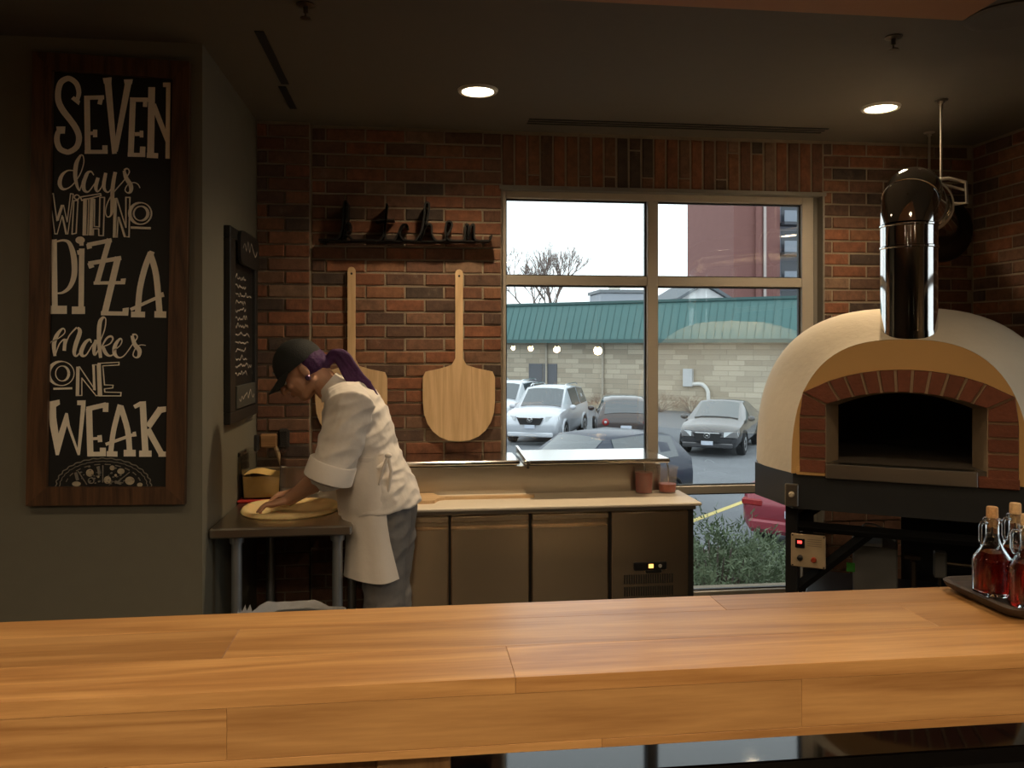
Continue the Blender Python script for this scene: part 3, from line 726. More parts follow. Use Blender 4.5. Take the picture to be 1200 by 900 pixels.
MB().box((TX0, TY1 - .0, TZ - .03), (TX1, TY1 + .03, TZ + .1), .004).build('rear_upstand', m_steel, wt, world=True)
for x, y in ((TX0 + .09, TY0 + .07), (TX1 - .06, TY0 + .07), (TX0 + .09, TY1 - .08), (TX1 - .06, TY1 - .08)):
    leg = MB().tube([(x, y, .03), (x, y, TZ - .045)], .0205, 14).build('leg', m_galv, wt, world=True)
    MB().lathe([(.012, 0), (.024, .003), (.024, .02), (.017, .034)], (x, y, 0), 12).build('foot', m_blk, leg, world=True)
    MB().lathe([(.028, TZ - .07), (.03, TZ - .045), (.03, TZ - .038)], (x, y, 0), 14).build('socket', m_galv, leg, world=True)
MB().box((TX0 + .03, TY0 + .05, .26), (TX1 - .03, TY1 - .06, .285), .004).build('lower_shelf', mat('galvanised_shelf', (.12, .12, .12), .5, .8), wt, world=True)

# flour tub, lid, brush, scoop
m_poly = thin_glass('clear_polycarbonate', (.95, .945, .93), .015, .08)
m_flour = mat('semolina', (.90, .62, .22), .95, var=.08, scale=80, bump=.2, bscale=300)
m_red = mat('red_plastic', (.42, .03, .025), .35, var=.05)
fx0, fx1, fy0, fy1 = -.772, -.602, 3.80, 3.975
tub = thing('flour_tub', 'clear square tub half full of yellow semolina on the work table', 'container', ((fx0 + fx1) / 2, (fy0 + fy1) / 2, TZ))
zb, zt = TZ + .014, TZ + .225
def sqr(e, z): return [(fx0 - e, fy0 - e, z), (fx1 + e, fy0 - e, z), (fx1 + e, fy1 + e, z), (fx0 - e, fy1 + e, z)]
MB().ring_loft([sqr(-.004, zb), sqr(.004, zt - .02), sqr(.013, zt - .018), sqr(.013, zt), sqr(.003, zt), sqr(-.008, zb + .004)], True, True).build('tub_wall', m_poly, tub, world=True, smooth=None)
fl = MB(); rings = [sqr(-.010, zb + .006), sqr(-.006, zb + .101)]
fl.ring_loft(rings, True, False)
n = 8; g = []
for i in range(n + 1):
    for j in range(n + 1):
        a, b = i / n, j / n; edge = i in (0, n) or j in (0, n)
        g.append((fx0 + .006 + a * (fx1 - fx0 - .012), fy0 + .006 + b * (fy1 - fy0 - .012), zb + .10 + .016 * math.exp(-((a - .3) ** 2) * 8) + .002 * random.random()))
fl.add(g, [(i * (n + 1) + j, (i + 1) * (n + 1) + j, (i + 1) * (n + 1) + j + 1, i * (n + 1) + j + 1) for i in range(n) for j in range(n)])
fl.build('flour', m_flour, tub, world=True)
rl = MB(); rl.box((-.788, 3.78, TZ), (-.585, 4.0, TZ + .013), .005)
rl.build('tub_lid', m_red, label='flat red plastic lid lying under the flour tub', cat='lid')
sc = thing('dough_scraper', 'red handled scraper lying beside the flour tub', 'scraper', (-.53, 3.93, TZ))
MB().box((-.575, 3.90, TZ), (-.50, 3.95, TZ + .016), .005).build('handle', m_red, sc, world=True)
MB().box((-.565, 3.95, TZ + .006), (-.45, 4.0, TZ + .010)).build('blade', m_mirror, sc, world=True, smooth=None)
bp = onY(318, 517, 4.19)
br = thing('bench_brush', 'wooden bench brush hanging in the corner above the flour tub', 'brush', (bp.x, 4.235, bp.z - .1))
MB().box((bp.x - .06, 4.19, bp.z - .035), (bp.x + .03, 4.22, bp.z + .035), .01).build('brush_block', wood('brush_wood', (.22, .12, .05), (.36, .2, .09), axis=0, scale=8), br, world=True)
MB().box((bp.x + .03, 4.185, bp.z - .04), (bp.x + .085, 4.225, bp.z + .06), .012).build('bristles', mat('dark_bristle', (.02, .017, .014), .95, bump=.8, bscale=200), br, world=True)
MB().box((bp.x - .10, 4.185, bp.z - .05), (bp.x - .06, 4.225, bp.z + .03), .01).build('bristles', MATS['dark_bristle'], br, world=True)
MB().tube([(bp.x + .02, 4.2, bp.z - .03), (bp.x + .05, 4.19, bp.z - .12), (bp.x + .055, 4.187, bp.z - .125)], [.011, .010, .012], 8).build('handle', wood('pale_handle', (.4, .28, .16), (.5, .36, .2), axis=2), br, world=True)
MB().tube([(bp.x - .01, 4.25, bp.z + .02), (bp.x - .01, 4.2, bp.z + .02)], .004, 6).build('wall_nail', m_blk, br, world=True)

# pizza dough
m_dough = mat('pizza_dough', (.74, .55, .26), .75, var=.08, scale=30, bump=.15, bscale=40, sss=.15)
dc = Vector((-.525, 3.60, TZ))
prof = [(.001, .004), (.12, .005), (.155, .007), (.172, .016), (.186, .021), (.198, .016), (.203, .006), (.198, 0), (.001, 0)]
db = MB(); rings = []
for r, h in prof:
    ring = []
    for j in range(48):
        a = 2 * math.pi * j / 48; k = 1 + .025 * math.sin(2 * a + 1) + .012 * math.sin(5 * a)
        ring.append((dc.x + r * k * math.cos(a), dc.y + r * k * math.sin(a) * 1.03, TZ + h * (1 + .2 * math.sin(3 * a)) + .0005))
    rings.append(ring)
db.ring_loft(rings).build('pizza_dough', m_dough, label='round of stretched pizza dough on the steel work table', cat='dough', smooth=60)

# ------------------------------------------------------------------ refrigerated prep counter
PX0, PX1, PY0, PY1 = -.20, 1.285, 3.665, 4.27
pf = thing('prep_fridge', 'stainless refrigerated pizza prep counter below the window', 'fridge', ((PX0 + PX1) / 2, (PY0 + PY1) / 2, 0))
MB().box((PX0, PY0 + .03, .10), (PX1, PY1, .835), .004).build('body', m_steelv, pf, world=True)
for x, y in ((PX0 + .06, PY0 + .09), (PX1 - .06, PY0 + .09), (PX0 + .06, PY1 - .08), (PX1 - .06, PY1 - .08)):
    MB().lathe([(.02, 0), (.025, .01), (.018, .02), (.018, .10)], (x, y, 0), 12).build('leg', m_galv, pf, world=True)
MB().box((PX0, PY0 - .002, .838), (PX1 + .01, PY0 + .04, .855), .003).build('front_rail', m_steel, pf, world=True)
db_ = [PX0, .157, .522, .888]
for a, b in zip(db_[:-1], db_[1:]):
    d = MB().box((a + .007, PY0 + .004, .14), (b - .007, PY0 + .03, .775), .004).build('door', m_steelv, pf, world=True)
    h = MB(); h.box((a + .007, PY0 + .014, .785), (b - .007, PY0 + .03, .832), .003); h.box((a + .007, PY0 - .002, .806), (b - .007, PY0 + .016, .832), .004)
    h.build('handle', m_steelv, d, world=True)
    MB().box((a - .004, PY0 + .026, .12), (a + .006, PY0 + .031, .835)).build('door_gasket', m_gasket, d, world=True, smooth=None)
cp = MB().box((.897, PY0 + .004, .12), (1.262, PY0 + .03, .832), .004).build('compressor_panel', m_steelv, pf, world=True)
sp = thing_parent = cp
gm = MB()
for rz0 in (.503, .447):
    for i in range(21):
        x = .955 + i * .0112; gm.box((x, PY0 + .001, rz0), (x + .006, PY0 + .006, rz0 + .042))
gm.build('vent_slots', m_dark, cp, world=True, smooth=None, kind='stuff')
MB().box((.887, PY0 + .02, .12), (.897, PY0 + .031, .835)).build('door_gasket', m_gasket, pf, world=True, smooth=None)
MB().box((1.262, PY0 + .012, .1), (PX1 + .002, PY0 + .031, .835)).build('end_channel', m_dark, pf, world=True, smooth=None)
ct = MB().box((1.0, PY0 - .006, .565), (1.155, PY0 + .006, .602), .004).build('thermostat', mat('black_plastic', (.012, .012, .012), .35), cp, world=True)
MB().box((1.055, PY0 - .007, .552), (1.13, PY0 + .006, .565), .002).build('thermostat_tab', MATS['black_plastic'], cp, world=True)
MB().box((1.068, PY0 - .008, .575), (1.09, PY0 - .005, .593)).build('digit_display', emit('amber_display', (1, .45, .12), 2.0), cp, world=True, smooth=None)
MB().lathe([(.008, PY0 - .009), (.009, PY0 - .004)], (1.122, 0, .583), 12, axis='y').build('thermostat_button', mat('grey_button', (.35, .35, .33), .4), cp, world=True)
m_board = mat('white_cutting_board', (.74, .66, .54), .55, var=.06, scale=10)
MB().box((PX0, PY0 - .012, .856), (PX1 + .035, 3.99, .871), .004).build('cutting_board', m_board, pf, world=True)
ru = thing_parent
MB().box((PX0, 3.985, .835), (1.225, 4.0, 1.005), .002).build('rail_front', m_steel, pf, world=True)
MB().box((PX0, 4.0, .835), (1.225, 4.27, .99), .003).build('rail_box', m_steel, pf, world=True)
MB().box((PX0, 3.978, 1.012), (.515, 4.275, 1.034), .006).build('lid', m_mirror, pf, world=True)
MB().box((PX0 + .03, 3.99, .99), (.50, 4.26, 1.012)).build('lid_gap', m_dark, pf, world=True, smooth=None)
l2 = MB(); l2.box((.535, 3.80, 1.036), (1.215, 4.20, 1.056), .005)
l2 = l2.build('lid', m_mirror, pf, world=True)
MB().prism([(.535, 3.80, 1.056), (.535, 3.80, 1.020), (.535, 4.20, 1.020), (.535, 4.24, 1.075), (.535, 4.20, 1.075)], (-.012, 0, 0)).build('lid_end', m_mirror, l2, world=True, smooth=None)
MB().box((.56, 3.99, .99), (1.2, 4.19, 1.034)).build('lid_gap', m_dark, pf, world=True, smooth=None)

# deli tubs on the counter, ladles, lying peel
m_frost = mat('frosted_deli_plastic', (.62, .58, .54), .35, var=.05)
nodes_of(m_frost)[3].inputs['Alpha'].default_value = .13
def deli(px, r, h, fill, m, label):
    t = thing('deli_tub', label, 'container', (px, 3.93, .871))
    MB().lathe([(r * .80, 0), (r * .86, h * .5), (r * .95, h - .012), (r * 1.03, h - .010), (r * 1.03, h), (r * .97, h), (r * .9, h - .012), (r * .8, h * .45), (r * .75, .003)], n=22).build('cup', m_frost, t)
    MB().lathe([(r * .74, .004), (r * .79, h * fill * .6), (r * .82, h * fill), (.001, h * fill + .001)], n=22).build('sauce', m, t)
    MB().tube([(r * .2, .01, h * fill * .5), (r * .1, .0, h * .9), (-.004, .02, h + .045)], .004, 6).build('spoon_handle', m_mirror, t)
q1, q2 = onY(754.5, 575, 3.93), onY(782, 575, 3.93)
deli(q1.x, .0525, .128, .80, mat('tomato_sauce', (.30, .035, .015), .4, var=.3), 'full frosted deli tub of red tomato sauce on the prep counter')
deli(q2.x, .0525, .128, .34, mat('diced_tomato', (.42, .09, .05), .5, var=.4, scale=60, bump=.6), 'nearly empty frosted deli tub with diced tomato on the prep counter')
lp = thing('pizza_peel', 'wooden pizza peel lying flat on the white cutting board', 'pizza peel', (.1, 3.86, .871))
m_peel2 = wood('pale_peel_wood_flat', (.50, .33, .17), (.66, .46, .26), axis=0, scale=6, rough=.6, rand=.05)
o = peel_outline(.014, .46, .10, .30, .72)
MB().prism([(-.19 + b, 3.87 + a, .8712) for a, b in o], (0, 0, .014)).build('paddle', m_peel2, lp, world=True, smooth=None)

# ------------------------------------------------------------------ bin with clear liner
bn = thing('waste_bin', 'grey waste bin with crumpled clear plastic liner beside the work table', 'bin', (-.415, 2.87, 0))
MB().lathe([(.13, 0), (.165, .61), (.175, .62), (.175, .645), (.16, .645), (.125, .02)], n=26).build('bin_body', mat('grey_bin_plastic', (.08, .085, .09), .5), bn)
rl2 = random.Random(11); rings = []
for r, h in ((.150, .47), (.163, .61), (.170, .655), (.178, .668), (.186, .655), (.184, .57), (.180, .45)):
    rings.append([((r + rl2.uniform(-.006, .008)) * math.cos(2 * math.pi * j / 40), (r + rl2.uniform(-.006, .008)) * math.sin(2 * math.pi * j / 40), h + (.012 * math.sin(j * .8) * math.sin(j * .31) + rl2.uniform(-.003, .004) if h > .6 else 0)) for j in range(40)])
mb = MB().ring_loft(rings, False, False)
m_liner = mat('clear_plastic_liner', (.55, .55, .56), .18, var=.15, scale=40, bump=.6, bscale=30)
nt, N_, L_, P_ = nodes_of(m_liner); P_.inputs['Alpha'].default_value = .55
mb.build('plastic_liner', m_liner, bn, smooth=60)
kn = MB()
for i in range(5):
    a = math.radians(150 + i * 9); kn.add([(.17 * math.cos(a), .17 * math.sin(a), .66), (.19 * math.cos(a + .1), .19 * math.sin(a + .1), .66), (.18 * math.cos(a), .18 * math.sin(a), .69 + .008 * (i % 2))], [(0, 1, 2)])
kn.build('liner_knot', m_liner, bn)

# ------------------------------------------------------------------ bar
BX0, BX1, BY0, BY1, BZ = -2.8, 3.13, 1.295, 1.67, 1.07
m_oak = wood('oak_bar_plank', (.36, .17, .055), (.60, .33, .125), axis=0, scale=4.2, rough=.36, rand=.14, coat=.25)
bar = thing('oak_bar', 'thick honey-coloured oak bar top of jointed planks in the foreground', 'bar', ((BX0 + BX1) / 2, (BY0 + BY1) / 2, .95))
G = .0002
def plank(x0, x1, ya, yb, za, zb): MB().box((x0 + G, ya + G, za), (x1 - G, yb - G, zb), .0005).build('plank', m_oak, bar, world=True, smooth=None)
for xs, ya, yb in (([BX0, -1.3, .16, 1.75, BX1], BY0, 1.432), ([BX0, -.323, .98, BX1], 1.432, 1.575), ([BX0, -1.0, .62, 2.0, BX1], 1.575, BY1)):
    for a, b in zip(xs[:-1], xs[1:]): plank(a, b, ya, yb, BZ - .026, BZ)
for a, b in zip([BX0, -.285, .64, 2.2], [-.285, .64, 2.2, BX1]): plank(a, b, BY0 + .001, BY0 + .04, .964, BZ - .0265)
for a, b in zip([BX0, .3], [.3, BX1]): plank(a, b, BY0, BY0 + .04, .95, .9635)
MB().box((BX0, BY0 + .041, .952), (BX1, BY1, BZ - .027)).build('core', m_oak, bar, world=True, smooth=None)
m_panel = wood('oak_panel', (.20, .095, .035), (.33, .18, .07), axis=2, scale=5, rough=.55)
base = thing('bar_partition', 'oak panelled bar front carrying the bar top', 'partition', (-1.4, 1.47, 0))
xs = [BX0, -2.2, -1.75, -1.3, -.85, -.42, -.064]
for a, b in zip(xs[:-1], xs[1:]): MB().box((a + G, 1.42, .08), (b - G, 1.54, .951), .002).build('panel', m_panel, base, world=True, smooth=None)
MB().box((-.063, 1.40, 0), (.062, 1.54, .951), .003).build('corner_post', wood('oak_post', (.30, .155, .06), (.45, .27, .12), axis=2, scale=5, rough=.5), base, world=True, smooth=None)
MB().box((BX0, 1.45, 0), (-.064, 1.54, .08)).build('kick_board', m_dark, base, world=True, smooth=None)
m_gran = mat('polished_black_granite', (.006, .006, .007), .05, var=.3, scale=300)
lc = thing('back_counter', 'low polished black stone counter below the bar top', 'counter', (1.6, 1.9, 0))
MB().box((.07, 1.56, .735), (3.13, 2.25, .77), .003).build('counter_slab', m_gran, lc, world=True, smooth=None)
MB().box((.10, 1.60, 0), (3.13, 2.21, .735)).build('cabinet', m_dark, lc, world=True, smooth=None)

# ------------------------------------------------------------------ oil bottles on a slate tray
m_tray = wood('dark_walnut_tray', (.022, .014, .010), (.06, .04, .03), axis=0, scale=9, rough=.6)
tr = MB(); tx0, tx1, ty0, ty1 = 1.128, 1.42, 1.43, 1.66
def rr(e, z): 
    r = .03; pts = []
    for cx, cy, a0 in ((tx1 - r - e, ty1 - r - e, 0), (tx0 + r + e, ty1 - r - e, 90), (tx0 + r + e, ty0 + r + e, 180), (tx1 - r - e, ty0 + r + e, 270)):
        for i in range(5): a = math.radians(a0 + 22.5 * i); pts.append((cx + r * math.cos(a), cy + r * math.sin(a), z))
    return pts
tr.ring_loft([rr(.022, BZ + .0003), rr(.004, BZ + .014), rr(0, BZ + .024), rr(.004, BZ + .027), rr(.01, BZ + .0255), rr(.016, BZ + .021)])
tr.build('serving_tray', m_tray, label='dark walnut serving tray with rounded corners on the bar top', cat='tray', smooth=45)
m_bglass = bpy.data.materials.new('bottle_glass'); nt, N_, L_, P_ = nodes_of(m_bglass)
P_.inputs['Base Color'].default_value = (.93, .95, .95, 1); P_.inputs['Roughness'].default_value = .02; P_.inputs['Transmission Weight'].default_value = 1; P_.inputs['IOR'].default_value = 1.45
m_oil = bpy.data.materials.new('red_chilli_oil'); nt, N_, L_, P_ = nodes_of(m_oil)
P_.inputs['Base Color'].default_value = (.42, .012, .006, 1); P_.inputs['Roughness'].default_value = .02; P_.inputs['Transmission Weight'].default_value = .85; P_.inputs['IOR'].default_value = 1.40
m_cork = mat('cork', (.50, .29, .13), .9, var=.35, scale=150, bump=.4, bscale=200)
ZTR = BZ + .0215
def bottle(x, y, label, fill=.10, rz=0., cork=m_cork):
    t = thing('oil_bottle', label, 'bottle', (x, y, ZTR), rz, group='chilli oil bottles on the tray')
    s = .0325
    outer = [(s * .9, 0), (s, .004), (s, .068), (s * .93, .076), (s * .60, .094), (.0135, .108), (.0115, .118), (.0115, .142), (.0155, .147), (.0155, .152), (.0135, .155)]
    inner = [(.0095, .155), (.0095, .118), (.012, .106), (s * .54, .091), (s * .86, .075), (s * .92, .066), (s * .92, .008), (.001, .006)]
    MB().lathe(outer + inner, n=24, sq=3.2).build('glass', m_bglass, t, smooth=40)
    top = .066 + fill * .2
    MB().lathe([(.001, .0066), (s * .913, .0086), (s * .913, .066), (s * .852, .0752), (s * .852 - (top - .0752) * .7, top), (.001, top)], n=24, sq=3.2).build('oil', m_oil, t, smooth=40)
    MB().lathe([(.0088, .138), (.0092, .155), (.0112, .156), (.0108, .176), (.0095, .178)], n=16).build('cork', cork, t, smooth=40)
    MB().tube([(-.011, 0, .145), (-.026, 0, .147), (-.030, 0, .14), (-.030, 0, .112), (-.026, 0, .102), (-.0135, 0, .103)], .0035, 8).build('handle', m_bglass, t, smooth=50)
m_cork2 = mat('pale_cork', (.62, .42, .22), .9, var=.3, scale=150, bump=.4, bscale=200)
bottle(1.172, 1.545, 'red oil bottle with brown cork at the corner of the walnut tray', .10, .15)
bottle(1.188, 1.468, 'red oil bottle with pale cork at the front edge of the walnut tray', .09, -.2, m_cork2)
bottle(1.247, 1.575, 'red oil bottle with pale cork in the back row of the walnut tray', .10, .1, m_cork2)
bottle(1.275, 1.49, 'red oil bottle in the front row of the walnut tray beside the pale-corked one', .10, .1)

# ------------------------------------------------------------------ pizza oven
PH = math.radians(31.5)
OV = Vector((1.90, 2.995, 0))
oven = thing('pizza_oven', 'domed cream pizza oven with red brick arch on a black stand', 'oven', OV, -PH)
m_cream = mat('cream_stucco', (.74, .63, .47), .8, var=.09, scale=5, bump=.25, bscale=28)
m_ochre = mat('ochre_render', (.70, .41, .15), .75, var=.06, scale=6, bump=.1, bscale=40)
m_obrick = mat('oven_brick', (.21, .065, .032), .8, var=.25, scale=50, bump=.3, bscale=90, rand=.12)
m_grout = mat('oven_grout', (.46, .32, .20), .9, var=.1)
ZO = 1.07
def arch(a, h, y, n=40, e=2.65, z0=ZO):
    out = []
    for i in range(n + 1):
        t = math.pi * (1 - i / n); c, s = math.cos(t), math.sin(t)
        out.append((a * math.copysign(abs(c) ** (2 / e), c), y, z0 + h * abs(s) ** (2 / e)))
    return out
st = [(.012, .421, .551), (.03, .432, .558), (.10, .49, .60), (.18, .548, .642), (.26, .588, .672), (.36, .61, .688), (.5, .618, .692), (.7, .61, .68), (.88, .56, .63), (1.0, .47, .54), (1.07, .34, .42), (1.09, .15, .25)]
MB().ring_loft([arch(a, h, y) for y, a, h in st], False, True, closed=False).build('dome', m_cream, oven, smooth=50)
# facade: ochre face with a brick-framed mouth
def joint_pts():
    J = []
    for z in (1.075, 1.135, 1.192, 1.249, 1.306): J.append(((-.287, z), (-.388, z)))
    J.append(((-.287, 1.358), (-.376, 1.405)))
    N = 11
    for i in range(1, N):
        f = i / N; xi = -.287 + .57 * f; xo = -.34 + .678 * f
        J.append(((xi, 1.358 + .056 * (1 - ((xi + .002) / .285) ** 2)), (xo, 1.425 + .078 * (1 - (abs(xo) / .34) ** 2.2))))
    J.append(((.283, 1.358), (.372, 1.405)))
    for z in (1.306, 1.249, 1.192, 1.135, 1.075): J.append(((.283, z), (.384, z)))
    return J
J = joint_pts()
outer = [o_ for _, o_ in J]; inner = [i_ for i_, _ in J]
face = MB()
def resample(pts, n):
    d = [0]
    for a, b in zip(pts[:-1], pts[1:]): d.append(d[-1] + math.hypot(b[0] - a[0], b[1] - a[1]))
    out = []
    for k in range(n + 1):
        s = d[-1] * k / n; i = max(j for j in range(len(d)) if d[j] <= s + 1e-9); i = min(i, len(pts) - 2)
        f = (s - d[i]) / max(1e-9, d[i + 1] - d[i]); out.append(tuple(pts[i][c] + (pts[i + 1][c] - pts[i][c]) * f for c in range(2)))
    return out
A1 = resample([(x, z) for x, _, z in arch(.42, .55, 0)], 48); B1 = resample(outer, 48)
face.ring_loft([[(x, 0, z) for x, z in A1], [(x, 0, z) for x, z in B1], [(x, .03, z) for x, z in B1]], False, False, closed=False)
face.ring_loft([[(x, 0, z) for x, z in A1], [(x, .014, z) for x, z in A1]], False, False, closed=False)
face.build('facade', m_ochre, oven, smooth=30)
gr = MB()
gr.ring_loft([[(x, .006, z) for x, z in outer], [(x, .006, z) for x, z in inner], [(x, .06, z) for x, z in inner]], False, False, closed=False)
gr.build('arch_grout', m_grout, oven, smooth=None)
ab = thing_parent = oven
for k in range(len(J) - 1):
    (i0, o0), (i1, o1) = J[k], J[k + 1]
    q = [Vector((i0[0], 0, i0[1])), Vector((o0[0], 0, o0[1])), Vector((o1[0], 0, o1[1])), Vector((i1[0], 0, i1[1]))]
    c = sum(q, Vector()) / 4; pts = []
    long_d = ((q[3] - q[0]).normalized() + (q[2] - q[1]).normalized()).normalized()
    for s, p in zip((1, 1, -1, -1), q): pts.append(p + long_d * (.0045 * s) + (c - p).normalized() * .002)
    mbk = MB().ring_loft([[p + Vector((0, .05, 0)) for p in pts], [p + Vector((0, -.003, 0)) for p in pts], [p + (c - p) * .04 + Vector((0, -.007, 0)) for p in pts]])
    mbk.build('arch_brick', m_obrick, oven, smooth=None)
cav = MB(); m_chamber = mat('dark_firebrick', (.05, .038, .028), .9, var=.4, scale=12, bump=.3)  # chamber lining is darker than the mouth lining
cav.ring_loft([[(x * .86, .14, ZO + (z - ZO) * .97) for x, z in inner], [(x * 1.35, .2, ZO + (z - ZO) * 1.15) for x, z in inner], [(x * 1.4, .7, ZO + (z - ZO) * 1.1) for x, z in inner], [(x * .8, .9, ZO + (z - ZO) * .8) for x, z in inner]], False, True, closed=False)
MB().ring_loft([[(x, .03, z) for x, z in inner], [(x * .86, .14, ZO + (z - ZO) * .97) for x, z in inner]], False, False, closed=False).build('mouth_lining', mat('mouth_firebrick', (.30, .22, .14), .85, var=.2, scale=20), oven, smooth=None)
cav.build('baking_chamber', m_chamber, oven, smooth=40)
MB().box((-.40, .03, 1.07), (.40, .9, 1.118)).build('hearth', mat('hearth_tile', (.10, .08, .06), .85, var=.3), oven, smooth=None)
MB().box((-.287, -.012, 1.060), (.250, .06, 1.119), .003).build('sill_plate', m_steel, oven)
MB().box((.252, -.008, 1.060), (.386, .05, 1.10), .003).build('arch_brick', m_obrick, oven, smooth=None)
MB().box((-.40, -.003, 1.066), (-.289, .05, 1.10), .003).build('facade_foot', m_ochre, oven, smooth=None)
# skirt (octagonal) and stand
m_oblk = mat('black_oven_steel', (.014, .014, .015), .42, .2, var=.15)
pl = [(-.415, .01), (.415, .01), (.605, .28), (.61, .75), (.42, 1.06), (-.42, 1.06), (-.61, .75), (-.605, .28)]
MB().ring_loft([[(x, y, .925) for x, y in pl], [(x, y, 1.069) for x, y in pl]]).build('skirt', mat('dark_skirt_steel', (.055, .058, .062), .36, .5, var=.1), oven, smooth=None)
for x, y in ((-.43, .13), (.43, .13), (-.43, .92), (.43, .92)):
    MB().box((x - .025, y - .025, 0), (x + .025, y + .025, .925), .003).build('stand_leg', m_oblk, oven, smooth=None)
for a, b in (((-.43, .13), (.43, .13)), ((-.43, .92), (.43, .92)), ((-.43, .13), (-.43, .92)), ((.43, .13), (.43, .92))):
    MB().tube([(a[0], a[1], .83), (b[0], b[1], .83)], .022, 4).build('stand_rail', m_oblk, oven, smooth=None)
    MB().tube([(a[0], a[1], .14), (b[0], b[1], .14)], .022, 4).build('stand_rail', m_oblk, oven, smooth=None)
MB().tube([(-.42, .155, .55), (-.13, .155, .82)], .024, 4).build('diagonal_brace', m_oblk, oven, smooth=None)
MB().tube([(-.42, .155, .845), (-.30, .155, .93)], .018, 4).build('diagonal_brace', m_oblk, oven, smooth=None)
MB().box((.0, .90, .1), (.46, .915, .92)).build('rear_panel', m_oblk, oven, smooth=None)
MB().box((.45, .15, .1), (.46, .90, .92)).build('side_panel', m_oblk, oven, smooth=None)
# control box and switch plate
m_cbox = mat('beige_control_plate', (.50, .38, .24), .45, .2, var=.05)
cb = MB().box((-.432, .098, .663), (-.294, .106, .803), .004).build('control_plate', m_cbox, oven)
MB().box((-.425, .106, .67), (-.30, .17, .797)).build('control_housing', m_oblk, oven, smooth=None)
MB().box((-.414, .092, .745), (-.376, .098, .783), .002).build('display', mat('display_black', (.01, .008, .008), .2), cb)
MB().box((-.405, .0905, .764), (-.387, .0922, .775)).build('red_digits', emit('red_led', (1, .05, .04), 3.0), cb, smooth=None)
MB().lathe([(.008, .082), (.011, .084), (.012, .098)], (-.395, 0, .704), 14, axis='y').build('knob', MATS['black_plastic'], cb)
MB().lathe([(.009, .084), (.011, .087), (.011, .098)], (-.340, 0, .700), 14, axis='y').build('red_button', mat('red_button', (.35, .05, .02), .4), cb)
for x, z in ((-.425, .67), (-.301, .67), (-.425, .796), (-.301, .796)): MB().lathe([(.003, .096), (.0035, .098)], (x, 0, z), 8, axis='y').build('screw', m_dark, cb)
pm = MB()
for i in range(4): pm.box((-.366, .0972, .755 + i * .009), (-.31, .0978, .757 + i * .009))
pm.build('printed_text', mat('grey_print', (.2, .15, .1), .7), cb, smooth=None)
MB().box((-.445, -.006, .935), (-.392, .012, 1.028), .004).build('switch_plate', m_steel, oven)
MB().lathe([(.008, -.03), (.011, -.02), (.012, -.006)], (-.418, 0, .985), 12, axis='y').build('switch_knob', mat('ivory_knob', (.6, .5, .36), .4), oven)

# chrome flue: vertical pipe, mitred elbow, run to the wall collar
m_chrome = mat('polished_flue_steel', (.62, .60, .58), .07, 1.0, var=.03, scale=4)
fl0 = MATW[oven.name] @ Vector((.018, .125, 1.60))
flue = thing('oven_flue', 'polished steel flue pipe rising from the oven and bending to the corner', 'flue pipe', fl0)
end = Vector((2.945, 4.292, 2.25)); RP = .106
hd = Vector((end.x - fl0.x, end.y - fl0.y, 0)).normalized()
zt_ = 2.236
MB().tube([(fl0.x, fl0.y, 1.60), (fl0.x, fl0.y, 2.075)], RP, 40).build('vertical_pipe', m_chrome, flue, world=True, smooth=40)
pb = fl0.copy()
e1 = Vector((fl0.x, fl0.y, 2.075)); e2 = Vector((fl0.x, fl0.y, 2.13)) + hd * .03; e3 = Vector((fl0.x, fl0.y, zt_ - .01)) + hd * .11; e4 = Vector((fl0.x, fl0.y, zt_)) + hd * .20
el = MB()
arcp = []
for i in range(13):
    a = math.radians(90 * i / 12); R = .155
    arcp.append(Vector((fl0.x, fl0.y, zt_ - R)) + hd * (R - R * math.cos(a)) + Vector((0, 0, R * math.sin(a))))
el.tube(arcp, RP, 40).build('elbow', m_chrome, flue, world=True, smooth=40)
MB().tube([arcp[-1], arcp[-1] + (end - arcp[-1]) * .5, end - hd * .08], RP, 40).build('horizontal_pipe', m_chrome, flue, world=True, smooth=40)
for p, d in ((Vector((fl0.x, fl0.y, 2.078)), Vector((0, 0, 1))), (Vector((fl0.x, fl0.y, 1.99)), Vector((0, 0, 1))), (arcp[6], (arcp[7] - arcp[5]).normalized()), (arcp[-1], hd), (arcp[-1] + hd * .42, hd), (arcp[-1] + hd * .47, hd)):
    MB().tube([p - d * .006, p - d * .003, p + d * .003, p + d * .006], [RP, RP + .004, RP + .004, RP], 40).build('seam_band', m_chrome, flue, world=True, smooth=40)
MB().lathe([(RP, -.05), (.13, -.045), (.18, -.016), (.186, -.003), (.001, -.003)], end, 40, axis='y').build('wall_collar', mat('dark_flue_collar', (.05, .045, .04), .35, .8), flue, world=True)
MB().tube([(fl0.x, fl0.y, 1.60), (fl0.x, fl0.y, 1.655)], [RP + .004, RP + .002], 40).build('base_collar', m_chrome, flue, world=True)
